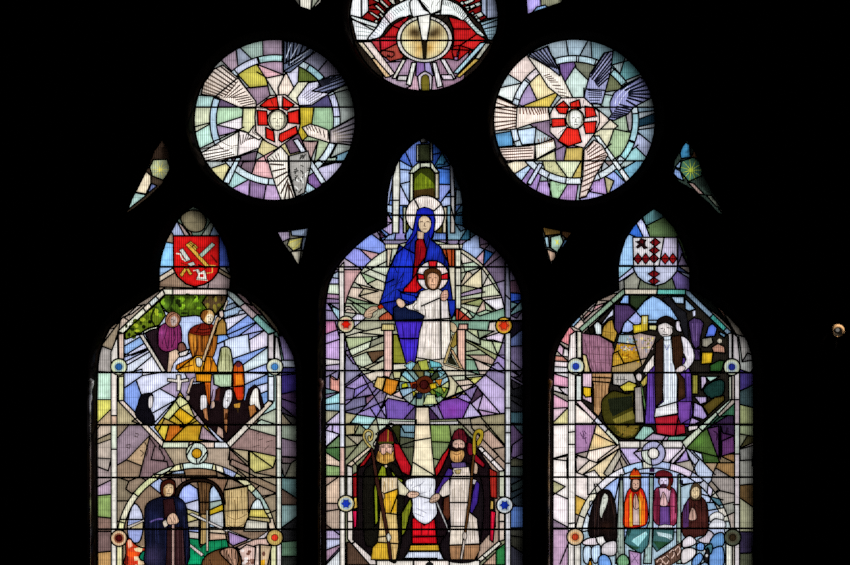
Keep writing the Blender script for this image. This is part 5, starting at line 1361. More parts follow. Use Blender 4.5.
# bosses
p.f(0, 0, 1)
for cx_, cy_, c1, c2, c3, blue in ((346, 324.3, 'd0c8a0', 'e42010', 'd8a088', 0), (503.9, 325.6, 'd0a030', 'e83818', 'e0703c', 0), (346, 503.6, 'd8d0a4', '1c38b8', 'a8bcc8', 1), (504.6, 505.2, 'd4d8dc', '1430a0', 'b4c4d4', 1)):
    nm = 'jewel_boss#%d%d' % (cx_, cy_)
    p.P(nm, c1, circ(cx_, cy_, 8.3, n=22), lw=1.6); p.D(c3, circ(cx_, cy_, 6, n=16))
    p.P(nm + '/jewel', c2, [(cx_ + (4.8 if i % 2 == 0 else 3.2) * math.cos(i * math.pi / 6), cy_ + (4.8 if i % 2 == 0 else 3.2) * math.sin(i * math.pi / 6)) for i in range(12)], lw=.4)
# ================================================================ right lancet
OUT_R = [(552, 580), (552.5, 420), (553, 380), (553.6, 368), (554.4, 355.4), (560, 341), (568, 328), (579, 316), (593.6, 302.6), (608, 293.8), (618.4, 289.5), (618.2, 284), (617.8, 268), (619.2, 256.8), (624.8, 239), (632.8, 226.4), (641, 217.4), (648, 212), (654, 208),
         (662, 213), (674.4, 227), (682.4, 241.5), (688, 257.4), (690.4, 271), (690.4, 289.5), (700, 293.8), (714.8, 302.8), (729, 316), (740, 328), (748, 341), (752.6, 355), (753.6, 368), (754, 420), (754, 580)]
p = panel('stained_glass_lancet', 'right stained glass lancet, white shield with red lozenges above black-capped man in white', 'stained glass window', OUT_R, base='a89c94', seed=31, group='lancet lights', lead=1.5)
p.bar(266.2, 372.6, 424.2, 477.0, 528.2, r=1.05)
p.f(588, 204)
p.C('300,115 345,205', '340,80 385,200', '365,135 455,90', '330,85 365,135 380,150', '260,190 285,200', '190,385 285,385', '560,385 640,385', '200,460 285,390', '190,490 290,425', '560,385 640,440', '560,420 640,470', '325,480 315,520', '530,475 545,520', '555,200 625,385', '600,260 640,360', '560,150 580,210')
p.K((350, 140, 'c8ccf4'), (400, 85, '4c7478'), (460, 150, '587048'), (295, 165, '3870d8'), (240, 290, '98c0e8'), (580, 290, '7c74a8'), (600, 350, '8c7ca0'), (215, 410, '98c4dc'), (230, 440, 'bcc0e4'), (250, 480, '8c8c80'), (350, 505, '6c7460'), (490, 505, '586450'), (600, 420, '3c4870'), (600, 440, 'a8b0cc'), (580, 490, '6c5c98'), (215, 505, '7c7c78'))
p.G(560, 110, 8, '0c1408', .6); p.G(640, 330, 7, '100c14', .6); p.G(470, 60, 6, '101810', .5); p.G(330, 80, 4, '0c1010', .5); p.G(640, 460, 5, '0c0c14', .5); p.G(190, 350, 3, '182830', .4)  # shade painted round the neck edges
p.P('heraldic_shield', 'dad4e0', '280,208 560,208 560,385 555,420 520,465 480,495 420,512 355,490 310,455 285,410', lw=1.6)
p.C('475,212 445,385', '285,388 560,388'); p.K((350, 430, 'a8b8d4'), (500, 430, 'b4b8d0'), (520, 260, 'ccc4e0'), (340, 300, 'd8d4d8'))
for cx_, cy_, rx, ry in ((420, 240, 32, 26), (415, 290, 32, 24), (412, 340, 30, 30), (312, 342, 26, 34), (360, 342, 26, 34), (482, 342, 28, 34), (530, 342, 26, 34), (412, 437, 36, 24), (412, 482, 34, 24)):
    p.P('heraldic_shield/red_lozenge#%d%d' % (cx_, cy_), '7c1418' if cx_ < 470 else 'a81a1c', FR([(cx_ - rx, cy_), (cx_, cy_ - ry), (cx_ + rx, cy_), (cx_, cy_ + ry)]), lw=1.2)
p.D('4c0c10', circ(412, 340, 10, n=8)); p.T('14080a', 1.6, '412,215 412,510'); p.T('30080c', 1.0, '285,342 555,342')
p.P('heraldic_shield/dark_bird', '1c0c0e', '295,235 320,230 330,212 350,222 365,225 355,245 360,262 375,275 350,282 335,262 310,278 300,268 318,250', lw=.5); p.D('4c1014', '325,225 345,225 345,245 330,245')
# shoulders
p.f(544, 285)
p.C('160,250 200,270', '100,350 160,380', '160,255 190,290', '190,290 150,400 155,470', '105,370 160,410', '60,440 155,450', '60,475 150,480', '60,510 150,515', '70,400 110,440 150,475', '240,180 250,220', '250,150 300,170 260,210', '340,90 320,130 420,100', '300,170 440,80', '205,240 300,140', '380,60 480,50', '350,90 440,50', '215,190 235,215')
p.K((140, 320, 'd8848c'), (205, 220, 'a0c4e4'), (120, 400, 'dcb4cc'), (135, 400, 'ece4e4'), (90, 450, 'c88878'), (110, 495, 'ecdce0'), (100, 525, 'd4d0d4'), (280, 140, 'b8b0b0'), (265, 185, 'b49088'), (310, 150, 'c8b8b4'), (380, 100, 'b4a498'), (360, 120, 'd8a4a8'), (420, 60, '8c7c70'), (270, 200, 'd4c4bc'), (230, 230, 'dcc8bc'), (125, 385, 'e4e0e4'))
p.f(630, 285)
p.C('520,115 560,160 640,290', '640,300 700,320', '680,320 700,470', '360,40 560,200 650,290', '700,480 770,470', '560,120 600,200 640,270')
p.K((580, 180, 'a07868'), (720, 400, 'ccc8c4'), (600, 220, '80605c'), (670, 360, 'a4a8b8'), (730, 500, 'b8bcb8'), (480, 120, '101410'), (760, 460, '9c9c9c'))
p.G(700, 200, 9, '08080a', .8); p.G(480, 70, 8, '060806', .7); p.G(780, 400, 6, '0c0c10', .5); p.G(730, 300, 5, '0c0c10', .5)  # dark washes painting in the right shoulder's shade
# margins and spandrels
p.f(544, 370)
p.C('85,100 150,110', '60,130 150,160', '60,150 150,200', '60,240 145,235', '65,320 145,240', '55,345 155,340', '60,555 155,535', '85,30 155,50', '200,215 360,345', '205,335 330,335', '325,345 265,550', '195,525 460,465', '460,470 340,560', '195,215 195,250')
p.K((110, 60, 'dca0bc'), (110, 115, 'e0d4dc'), (110, 145, 'd4c4cc'), (110, 200, 'd4a0b8'), (90, 265, 'dcc0cc'), (110, 300, 'd8d098'), (110, 440, 'f0e6e2'), (110, 550, 'ece0d8'), (240, 280, 'f2e6dc'), (250, 420, 'a078a0'), (350, 420, 'dcc490'), (360, 400, 'e8d0a4'), (300, 530, 'ecdcd0'), (400, 520, 'e8d4c0'), (230, 540, 'b8aca8'), (500, 540, 'a898a8'), (460, 530, 'b8b0a0'), (560, 520, 'c0b0dc'), (80, 120, 'e4d8dc'))
p.T('4c2c50', .9, '~240,380 250,410 240,430', '250,380 265,400', '~225,390 250,430 265,420', '255,420 265,460'); p.G(340, 440, 5, 'e8a868', .4)
p.f(630, 370)
p.C('690,130 765,95', '690,215 770,235', '690,400 770,415', '685,490 765,455', '690,345 770,345', '480,360 555,562', '345,490 380,562', '345,490 560,545', '365,495 430,562', '555,545 650,515', '560,540 560,380', '460,380 600,290', '640,220 520,330', '330,490 260,560')
p.K((730, 70, '44387c'), (735, 160, '3c5054'), (735, 290, '9ca474'), (735, 380, '94a07c'), (735, 440, '504c30'), (725, 530, '8c8c88'), (600, 260, '305c44'), (610, 380, '2c1c38'), (520, 440, '4c2c54'), (610, 460, '583060'), (430, 430, '44602c'), (470, 530, '3c5828'), (600, 545, '8c6840'), (320, 540, 'b09cd0'), (400, 540, 'b4b8d0'), (280, 520, 'd8ccdc'), (560, 300, '2c4c3c'), (590, 420, '402048'))
p.T('180c1c', 2.2, '560,350 565,560', '610,360 600,400'); p.T('200c24', 1.2, '~520,380 545,400 540,440', '590,400 620,380'); p.G(430, 440, 5, '68a040', .35)
p.f(540, 415, 3.769)
p.C('45,165 130,140', '45,290 90,310', '45,245 95,270 45,305', '45,390 100,420', '45,430 105,430', '100,500 75,562', '750,130 800,115', '750,265 800,260', '750,310 800,345', '750,440 800,440', '160,225 300,125', '240,220 300,125 335,180', '500,185 550,130 580,200', '580,140 660,225', '620,180 730,180', '730,240 680,210', '130,300 160,315', '725,330 680,340', '105,560 130,470', '670,180 650,225')
p.K((75, 200, 'f0e8e4'), (70, 275, 'b4b088'), (75, 340, 'ece0e4'), (70, 405, '8c788c'), (75, 490, 'b898b4'), (180, 200, 'e4d4c4'), (250, 180, 'e0cca4'), (310, 165, 'a09484'), (360, 140, 'c0b4d8'), (530, 170, 'b098d4'), (600, 190, 'b0bcd4'), (640, 200, 'a48c70'), (690, 210, '8c6c44'), (775, 190, '9c9c94'), (775, 280, '6c5434'), (770, 370, 'b4b494'), (775, 480, '38304c'), (700, 260, '8c8480'), (690, 310, '9c948c'), (145, 310, 'd0a84c'), (150, 260, 'e4d8d4'), (200, 260, 'dcd4d0'), (700, 340, '8c8c84'), (600, 160, 'b8c4dc'), (775, 540, '585c48'), (115, 540, 'a890b0'), (155, 170, 'ccbcb8'), (660, 290, '988c80'), (770, 90, '8c9078'), (775, 60, '94a07c'), (690, 170, '7c6c54'))
p.G(805, 150, 6, '08080a', .6); p.G(805, 300, 6, '08080a', .6); p.G(805, 480, 8, '08080a', .7)  # right margin shade, kept in the tint
# fillets
p.P('white_fillet#1', 'e6e0d8', [(570, 335), (576, 331), (576.5, 355), (575.2, 378), (575.2, 580), (568.2, 580), (568.2, 378), (568, 360)])
p.f(544, 370); p.C('155,390 190,385', '155,190 190,190', '150,465 190,465'); p.f(544, 475); p.C('150,305 185,300')
p.K((170, 100, 'ece6e0'))
p.P('white_fillet#2', 'e4d8cc', [(577, 331), (581.5, 332), (581.5, 358), (577, 358)]); p.f(544, 370); p.P('white_fillet#3', 'e0e8e4', '200,35 235,35 235,190 200,190')
p.P('white_fillet#4', 'cfc8cc', [(733, 333), (737.5, 337), (739.6, 358), (739.6, 580), (734.6, 580), (734.6, 380), (733, 358)])
p.f(630, 370); p.C('650,185 685,185', '650,525 685,525', '650,340 685,340'); p.K((668, 430, 'bcc4bc'), (668, 250, 'b8a8b0')); p.f(630, 475); p.C('645,185 680,185'); p.f(630, 285); p.P('white_fillet#5', 'c0bcbc', '605,305 638,300 638,465 605,465'); p.f(630, 370); p.P('white_fillet#6', 'c0c8b4', '600,40 635,40 635,185 612,185')
# octagon frame
p.f(544, 285)
p.P('octagon_frame#1', 'a8d4bc', '470,45 500,20 505,55 240,292 215,275'); p.C('415,95 440,120'); p.K((470, 65, '8ca890'))
p.P('octagon_frame#2', 'd8ccb8', [(624.5, 289), (686, 289.4), (686.5, 294.6), (625, 294.4)]); p.C('710,20 705,58', '500,20 505,60'); p.K((780, 40, '68c0b4'), (840, 40, '68c0b4'))
p.f(630, 285)
p.P('octagon_frame#3', '8ca8c4', '348,30 375,40 635,295 605,310 345,70'); p.C('500,205 520,180'); p.K((570, 250, '4cacA4')); p.C('600,270 575,300')
p.f(544, 370)
p.P('octagon_frame#4', 'e8e0e0', '195,195 235,190 480,455 460,470'); p.C('310,320 335,290', '385,390 405,355'); p.K((260, 240, 'e4ccd0'), (360, 350, 'e0e0f0'), (430, 420, 'd8dcc8'))
p.P('octagon_frame#5', 'd4d0cc', [(618.5, 441), (684, 441), (682, 448), (620, 448)]); p.C('600,440 600,490', '740,440 740,490'); p.K((660, 465, 'd0dce8'))
p.f(630, 370)
p.P('octagon_frame#6', 'bcccbc', '325,450 350,490 632,190 608,182'); p.C('420,350 445,375', '530,250 550,280'); p.K((480, 310, 'a8a8e4'), (390, 420, 'c4ccb8'))
# ---- scene
p.f(544, 285)
p.P('town_scene', '1e1a16', [(625, 295), (686, 295), (728.5, 336), (729, 400), (683, 441), (620, 441), (581.5, 401), (581.5, 335)])
p.f(544, 370); p.P('pillar_side', 'd8bccc', '240,20 300,20 300,210 240,180'); p.P('yellow_flower_pane', 'e4bc24', '245,105 295,110 295,165 260,170 245,150')
p.f(544, 285)
p.P('blue_sky_arch', '90b4e4', '680,68 720,85 790,140 835,210 840,240 700,240 655,240 600,240 545,290 480,310 500,240 580,160 630,100', lw=1.2)
p.C('575,165 605,200', '650,220 840,220', '480,295 560,300', '540,230 560,245'); p.K((570, 210, 'a8b4ec'), (520, 260, 'a0b4e8'), (680, 232, 'a8c4dc'))
p.P('dark_rib', '3a2a48', '440,120 530,125 575,165 500,240 470,310 440,290'); p.K((470, 160, '443058'))
p.P('sky_pane', '8cb0e8', '470,115 500,65 530,62 530,118'); p.P('sky_pane#2', 'd0d8ec', '360,240 435,140 435,190 400,210 380,235 360,250 330,225'); p.P('sky_pane#3', 'd4dcdc', '310,250 335,225 360,250 360,310 325,310'); p.P('dark_green_block', '24301c', '535,62 660,65 580,155 535,120')
p.P('pink_pillar', '94687c', '235,300 345,315 430,365 440,420 420,545 300,545 240,430', lw=1.3); p.T('5c3c48', .6, '280,320 330,540', '330,325 360,540', '380,345 385,540', '250,340 310,540', '250,380 430,390', '280,430 425,440', '300,480 420,490'); p.G(300, 360, 5, '744c60', .5, 'pink_pillar')
p.folds(9, '5c3c48', .9, .5)
p.P('ochre_block', 'a88434', '370,260 400,225 430,215 440,270 460,300 440,360 360,320 365,280'); p.T('5c4414', .6, '390,240 385,320', '415,230 415,340', '370,290 440,300'); p.P('dark_block', '14140c', '275,265 310,262 315,305 290,310')
p.P('cream_curve', 'd8c490', '240,430 265,440 290,545 250,545')
p.P('town_view', 'a89878', '470,310 560,310 600,300 700,320 690,360 620,500 560,545 420,545 430,440 450,380', lw=1.2); p.C('555,310 605,480', '470,500 610,465', '460,360 550,370', '430,430 470,410'); p.K((500, 330, '8ca0a8'), (510, 440, 'b08420'), (460, 470, 'b89030'), (640, 380, 'a8948c'), (540, 520, '9c8458'))
for i in range(60):
    p.D(p.rnd.choice(['6c6434', 'c8b46c', '8c8c9c', 'b49ca0', 'd4ccb0', '7c7444', '70688c']), circ(p.rnd.uniform(460, 680), p.rnd.uniform(320, 420), p.rnd.uniform(5, 11), p.rnd.uniform(4, 9), 6))
for i in range(20):
    p.D(p.rnd.choice(['d4a414', 'c89010', '8c5c10', 'e0bc30']), circ(p.rnd.uniform(440, 590), p.rnd.uniform(420, 480), p.rnd.uniform(7, 15), p.rnd.uniform(4, 9), 6))
p.P('yellow_tower', 'b49c2c', '610,190 652,190 650,285 560,305 555,250 605,245', lw=1.2); p.D('d4bc20', '562,255 605,250 610,280 570,285'); p.D('c8c48c', '615,200 645,195 640,240 620,245'); p.P('far_roof', 'd0cc8c', '655,250 710,250 700,285 655,280'); 
p.f(630, 285)
p.P('dark_curve_moulding', '18181c', '240,70 290,130 350,170 360,230 370,400 340,320 310,230 260,150 200,85', lw=.8); p.P('sky_pane#4', 'a8c4e0', '255,72 338,72 338,118 285,115'); p.P('sky_pane#5', '88a8c4', '345,85 410,150 370,165 345,150')
p.P('violet_pillar', '43305a', '365,230 400,205 440,215 460,240 440,330 435,380 410,400 385,360', lw=1.2); p.T('6c5488', .7, '390,240 400,350', '420,235 415,350'); p.P('violet_pillar', '38284c', '390,400 440,400 440,470 405,470'); p.D('c0c4dc', '392,165 408,160 408,190 395,195')
p.folds(6, '1c1028', 1.2, .5)
p.P('sky_pane#6', '5878d8', '490,260 515,240 545,270 530,320 470,325'); p.P('sky_pane#7', '6c94b4', '555,290 600,310 590,330 560,310'); p.P('grey_house', '8c8878', '450,335 510,325 520,360 480,390 450,385'); p.P('brown_hut', 'a87c68', '510,390 550,365 590,385 595,425 520,420'); p.P('yellow_pane', 'bc9820', '450,420 520,420 510,490 445,495'); p.D('dcb424', '480,435 510,430 505,475 480,480'); p.P('green_tree', '285024', '500,500 560,470 590,475 570,540 500,540'); p.D('b8b0a0', circ(560, 350, 14, n=8)); p.P('white_scroll', 'd8d0dc', '~285,230 310,225 315,255 325,290 300,290 285,270')
p.f(630, 370)
p.P('ochre_shaft', '8c8438', '388,30 425,30 425,150 388,150'); p.P('lilac_pane', 'c0b0cc', '440,40 475,40 480,75 445,130'); p.P('lilac_pane#2', 'b0a0c8', '400,165 480,165 480,200 440,215'); p.P('lilac_pane#3', 'a08cc0', '400,200 450,225 485,290 460,310 395,290'); p.P('green_bush', '14302c', '~460,120 500,80 560,60 590,80 580,150 520,180 470,150'); p.P('pale_pane', 'a8c8c0', '470,40 560,40 500,75'); p.P('olive_block', '4c4018', '455,225 530,170 590,160 590,190 490,280'); p.P('pale_pane#2', 'd8d0d0', '360,350 430,345 420,370 365,385'); p.P('lilac_pane#4', 'a890c0', '330,300 395,300 440,320 400,340 350,335')
p.f(544, 370)
p.P('brown_column', 'b48c60', '300,20 425,20 420,65 410,90 400,180 340,290 310,260 310,90 300,70', lw=1.2); p.C('300,70 420,80', '300,45 425,50'); p.T('6c4c30', .7, '330,90 325,250', '360,95 355,240', '385,95 380,180')
p.folds(7, '6c4824', 1.0, .4)
p.P('grey_house#2', 'b0aca8', '430,20 560,20 580,80 500,105 430,90'); p.T('4c4c4c', .9, '460,40 460,80', '480,40 480,80', '500,40 500,75', '445,60 520,60'); p.P('yellow_field', 'c0b440', '470,105 530,70 580,90 570,130 500,135'); p.P('yellow_field', 'b8a44c', '600,80 650,20 650,80 620,110')
p.P('green_bush#2', '38340f', '~360,200 400,150 440,130 520,150 560,140 560,260 600,340 580,410 520,430 470,420 420,380 370,310', lw=1.3); p.D('181c10', '400,180 550,160 555,230 430,290 410,250'); p.D('6c6428', '430,310 560,250 580,300 450,340'); p.D('6c5a20', '440,350 590,350 570,400 500,420'); 
for i in range(26): p.D(p.rnd.choice(['241c08', '54501c', '746828', '14140a', '5c4c14']), circ(p.rnd.uniform(400, 580), p.rnd.uniform(300, 410), p.rnd.uniform(5, 12), p.rnd.uniform(4, 9), 6))
p.P('grey_trunk', '9c948c', '565,110 610,100 625,330 570,330'); p.P('green_staff', '5c8448', '600,80 612,90 645,270 632,270', lw=.8)
p.folds(5, '605850', .9)
p.P('pale_floor', '90b8ac', '560,430 620,350 670,355 690,385 620,440'); p.P('pale_floor#2', 'b09cb8', '620,440 680,395 780,415 770,440'); p.P('pale_floor#3', '70a08c', '780,415 900,410 870,440 770,440')
# man in black cap, white robe and dark scarf
p.f(540, 310, 3.769)
p.P('robed_cleric', '5c3c98', '405,240 430,180 545,180 570,240 575,390 560,440 395,430', lw=1.2); p.G(560, 330, 5, '4c3080', .5, 'robed_cleric'); p.T('241440', .8, '415,240 410,420', '560,250 565,400')
p.folds(10, '281848', 1.1, .6)
p.P('robed_cleric/white_robe', 'dce0ec', '460,110 495,110 500,180 520,240 515,350 520,390 430,405 435,370 465,345 460,240', lw=1.2); p.C('435,370 520,345'); p.T('8c90a0', .7, '480,130 480,340', '470,200 470,340', '495,200 500,330'); p.T('5c60a0', .8, '~470,130 478,150 488,130'); p.K((470, 385, 'dcdce0'))
p.folds(7, 'a4a8b8', .7, .5)
p.P('robed_cleric/sleeve', 'e4dcd4', '430,165 430,210 400,245 385,235 400,205', lw=1.1); p.P('robed_cleric/sleeve#2', 'dcdce4', '~530,100 560,115 582,165 575,200 545,230 535,215 550,185 535,150', lw=1.1); p.T('4c4450', .9, '530,205 550,220')
p.folds(5, '9c9ca8', .7, .6)
p.P('robed_cleric/scarf', '2c1c14', '435,125 465,100 465,230 462,340 435,365 432,250', lw=1.0); p.P('robed_cleric/scarf#2', '301c10', '495,100 530,95 540,150 535,210 510,225 545,260 548,330 520,345 520,260 500,190', lw=1.0); p.G(530, 310, 4, '50301c', .5, 'robed_cleric/scarf#2')
p.P('robed_cleric/face', 'ccc4c4', '~445,70 450,55 480,48 500,65 495,95 475,105 452,92', lw=.7); p.T(INK, .8, '455,70 465,68', '478,66 490,68', '470,70 466,82 474,84', '462,92 482,92', '~495,65 500,85 480,103')
p.P('robed_cleric/cap', '140e0c', '~438,60 445,35 475,22 505,35 512,55 500,62 475,48 450,55', lw=.8); p.P('robed_cleric/collar', 'd8e0ec', '465,100 495,98 492,112 468,114', lw=.7)
p.P('robed_cleric/hand', 'd4ccc8', '~362,245 375,238 385,250 378,268 365,262', lw=.8); p.P('robed_cleric/hand#2', 'd8c8c8', '~510,228 530,210 548,215 540,230 520,235', lw=.8)
p.P('robed_cleric/red_hem', 'a01c2c', '432,405 520,395 545,430 548,465 500,475 440,465', lw=1.2); p.C('500,430 545,430', '510,470 520,410'); p.P('robed_cleric/violet_hem', '6c4098', '520,345 570,345 565,410 530,430 520,400', lw=1.0)
p.f(630, 370); p.G(200, 380, 4, 'c82c38', .5, 'robed_cleric/red_hem')
# ---- lower medallion: ring and four praying figures
p.f(0, 0, 1)
cxm, cym = 653.2, 544.0
p.P('medallion_ring', 'd8d4c8', [(cxm + 79 * math.cos(a), cym + 83 * math.sin(a)) for a in np.linspace(math.pi, 2 * math.pi, 44)] + [(cxm + 79, 580), (cxm - 79, 580)], lw=1.4)
for a in (200, 225, 247, 262, 283, 300, 322, 340): t = math.radians(a); p.C('%f,%f %f,%f' % (cxm + 72 * math.cos(t), cym + 75 * math.sin(t), cxm + 80 * math.cos(t), cym + 85 * math.sin(t)))
for a, c in ((190, 'd8d4a8'), (212, 'e0dcc8'), (236, 'ece8f0'), (255, 'b0ccec'), (272, 'a8b8dc'), (292, 'dccce4'), (311, 'b8bccc'), (331, 'a8bcc4'), (350, 'b8c4c8')): t = math.radians(a); p.K((cxm + 76 * math.cos(t), cym + 79 * math.sin(t), c))
p.P('heaven_scene', 'b8c8e8', [(cxm + 72.5 * math.cos(a), cym + 76 * math.sin(a)) for a in np.linspace(math.pi, 2 * math.pi, 44)] + [(cxm + 72.5, 580), (cxm - 72.5, 580)])
p.f(540, 415, 3.769)
p.C('205,260 215,310', '180,370 200,420', '300,240 280,330', '640,310 680,350', '550,260 590,255', '615,300 690,320', '635,360 690,350', '640,400 700,400', '610,330 660,330 680,350', '180,300 240,290', '205,425 300,430', '530,270 560,260', '385,220 420,220', '290,420 300,560', '340,460 420,470', '650,290 640,330', '160,440 205,430', '430,450 520,440')
p.K((270, 270, 'a0b8ec'), (250, 330, 'c0cce8'), (190, 340, 'dce4f0'), (180, 400, 'd8e4f0'), (310, 260, 'a0b0e4'), (400, 240, '9cb4e4'), (500, 235, 'a8b4ec'), (540, 280, 'a8c0d0'), (600, 240, 'c4cce8'), (650, 280, 'c4c0d8'), (640, 340, '90b0d0'), (665, 335, '4c7484'), (670, 380, 'd8d4dc'), (650, 410, 'd8d8dc'), (560, 240, 'b8c8e8'))
p.P('pale_pilaster#1', '8c9890', '302,225 312,225 320,560 285,560 290,420'); p.P('pale_pilaster#2', '94b0ac', '412,225 428,225 425,420 420,560 390,560 400,430 412,400'); p.P('pale_pilaster#3', '9cb0a4', '520,225 530,225 532,560 515,560 515,430')
for k in range(20):
    x0 = p.rnd.choice((300, 405, 524)); y0 = p.rnd.uniform(430, 560); p.D(p.rnd.choice(['5c6460', 'c0c8c0', '708078']), circ(x0 + p.rnd.uniform(-10, 8), y0, 4, 6, 5))
p.D('282838', '525,245 540,245 540,260 525,260'); p.D('282838', '300,235 312,235 312,245 302,248'); p.D('301c3c', '412,200 432,200 432,215 412,215')
# nun
p.P('black_veiled_nun', '100a0a', '~215,300 235,282 265,288 285,340 290,420 288,470 250,475 185,455 190,370', lw=1.0); p.G(250, 420, 5, '2c1810', .5, 'black_veiled_nun')
p.folds(6, '2c2020', .9, .8)
p.P('black_veiled_nun/face', 'ccd0c4', '~235,310 245,295 257,310 250,345 238,370 232,390 225,370 228,340', lw=.6); p.T('3c4038', .6, '238,315 248,313', '242,325 240,335', '236,350 244,350')
p.T('2c1c18', .9, '~220,300 215,350 205,440', '265,300 280,380')
# saint in red cope
p.P('red_caped_figure', 'c82014', '~325,300 345,270 365,265 390,285 405,340 405,400 385,420 320,422 315,370', lw=1.1); p.D('e07018', '375,285 395,320 395,410 382,415 380,330'); p.D('e0b034', '370,290 380,330 380,415 372,415 368,340'); p.D('d8a830', '335,310 345,290 348,420 338,420'); p.D('e85018', '318,340 330,310 332,420 320,420')
p.folds(6, '6c0c08', .9, .5)
p.P('red_caped_figure/tunic', 'd0b8b0', '350,320 372,320 375,415 350,415', lw=.8); p.P('red_caped_figure/praying_hands', 'd4a898', '~352,320 360,295 370,320 372,350 355,352', lw=.7); p.T(INK, .6, '361,300 361,350')
p.P('red_caped_figure/wimple', '3c241c', '~340,265 345,238 360,232 378,240 380,272 362,290 345,285', lw=.8); p.P('red_caped_figure/face', 'd8ac98', '~347,262 350,245 362,240 374,248 374,270 362,282 350,276', lw=.5); p.T(INK, .6, '351,258 358,257', '364,257 371,258', '361,259 360,267', '356,274 367,274')
p.P('red_caped_figure/crown', 'c83c10', '~338,240 342,218 358,200 374,215 382,238 360,242', lw=.9); p.D('e0a020', '340,228 380,228 381,237 340,238'); p.D('280c08', '354,202 360,196 366,205 360,215')
# maroon robed figure
p.P('maroon_robed_figure', '8c2c48', '~432,285 460,270 490,270 512,290 518,340 515,400 495,420 440,412 425,370', lw=1.1); p.D('6c1c34', '432,290 450,285 452,400 438,405'); p.D('a84468', '490,290 512,300 512,390 495,400'); p.T('3c0c1c', .8, '455,290 455,405', '488,290 490,405', '430,340 515,345')
p.folds(7, '40101c', 1.0, .5)
p.P('maroon_robed_figure/tunic', '5c3c7c', '452,345 488,345 490,415 450,415', lw=.8); p.P('maroon_robed_figure/shirt', 'd0b0c0', '448,275 495,275 485,330 455,330', lw=.7); p.P('maroon_robed_figure/praying_hands', 'd8b0b0', '~453,325 465,290 480,325 478,342 455,342', lw=.7); p.T(INK, .6, '466,296 466,340')
p.P('maroon_robed_figure/hat', '5c141c', '~435,235 440,215 465,208 495,220 502,245 495,265 480,240 455,240', lw=.9); p.P('maroon_robed_figure/hair', '6c2c1c', '~445,250 455,236 485,238 495,262 488,285 472,270 455,270', lw=.6); p.P('maroon_robed_figure/face', 'd0c4dc', '~450,250 455,235 478,234 485,250 480,268 465,275 453,265', lw=.5); p.T(INK, .6, '456,248 463,247', '470,247 478,248', '466,250 465,258'); p.D('3c2030', '453,262 465,258 480,262 476,272 464,276 455,270')
p.P('maroon_robed_figure/foot', 'd8d0d8', '445,418 470,412 500,416 498,426 450,428', lw=.7)
# dark-robed praying figure
p.P('brown_robed_figure', '3c1c18', '~560,315 580,305 610,310 630,340 635,400 630,445 590,460 560,470 535,440 535,370', lw=1.1); p.D('4c2c5c', '540,340 560,320 560,420 540,425'); p.G(610, 390, 5, '502420', .5, 'brown_robed_figure'); p.T('1c0c0c', .8, '605,320 615,450', '565,330 560,430', '~580,330 600,350 625,345')
p.folds(7, '180a08', 1.1, .5)
p.P('brown_robed_figure/hood', '50402c', '~565,290 575,262 595,258 608,280 606,315 590,322 570,318', lw=.9); p.P('brown_robed_figure/face', 'd0bc94', '~570,290 576,275 592,270 602,285 598,308 584,316 572,308', lw=.5); p.T(INK, .6, '575,287 582,285', '588,285 596,286', '584,288 583,298', '578,306 592,305')
p.P('brown_robed_figure/praying_hands', 'c49c8c', '~560,385 572,350 585,360 590,390 575,398 562,395', lw=.7); p.T(INK, .6, '574,356 576,394')
# lower banners, clouds, petals
p.P('teal_banner', '3c6c70', '330,430 415,428 408,490 380,525 345,500 318,480', lw=1.1); p.D('1c3830', '320,440 345,430 335,460'); p.D('28503c', '320,485 380,500 350,510'); p.D('90c4c8', '345,475 400,440 405,450 370,495'); p.T('b8d8dc', .6, '350,470 400,440')
p.P('teal_banner#2', '3c6464', '428,430 505,432 502,470 440,515 422,490', lw=1.1); p.D('a8c0c4', '440,440 495,450 498,465 445,455'); p.D('244830', '425,475 495,480 450,510'); p.T('c0d4d8', .6, '445,445 495,470')
p.P('green_leaf_pane', '6c9870', '~290,545 310,525 330,535 335,562 300,575'); p.P('mauve_pane', 'a888b0', '335,510 380,520 380,580 340,580'); p.T('4c3458', .6, '345,520 370,560', '370,525 345,555')
p.P('brown_root_pane', '5c4438', '432,545 500,500 530,480 535,540 470,580 435,580', lw=1.0)
p.T('c8aca0', 1.0, '~440,555 452,540 462,552 450,572', '~462,540 478,530 486,548 474,562 466,552', '~488,520 500,508 506,524 496,540', '~508,510 522,496 528,512 516,530')
p.T('2c1812', 1.2, '~436,565 455,556 468,570', '~470,528 484,540 492,556', '~498,512 512,520 518,540', '440,545 500,503')
p.P('white_cloud#1', 'dcd0d8', '~160,480 180,465 215,462 225,475 215,490 170,490'); p.P('white_cloud#2', 'e4e0e0', '210,460 238,455 250,480 240,505 215,480'); p.P('white_cloud#3', 'c8c4c8', '~240,485 285,475 285,525 245,530 230,515')
p.P('white_cloud#4', 'd8d0d4', '~540,470 565,455 590,475 580,490 545,500 535,490'); p.P('white_cloud#5', 'c8bcc8', '~595,470 620,455 635,435 655,450 655,480 630,485 605,480'); p.P('white_cloud#6', 'd4ccd0', '~535,510 570,500 590,515 570,545 535,560'); p.P('white_cloud#7', 'dcdce0', '~640,380 665,365 690,375 690,395 660,390 640,402', lw=1.0); p.P('white_cloud#8', 'd0d0d8', '~640,410 660,392 695,400 695,425 640,425', lw=1.0)
p.P('blue_petal#1', 'c0d4ec', '~165,500 190,495 195,530 185,562 165,550'); p.P('blue_petal#2', 'b8d0e8', '~195,500 225,490 228,530 210,560 195,540'); p.P('blue_petal#3', '6c98d8', '~220,540 240,525 262,540 268,575 225,575'); p.P('flame_pane', 'd8901c', '182,562 188,540 196,562 192,580 182,580')
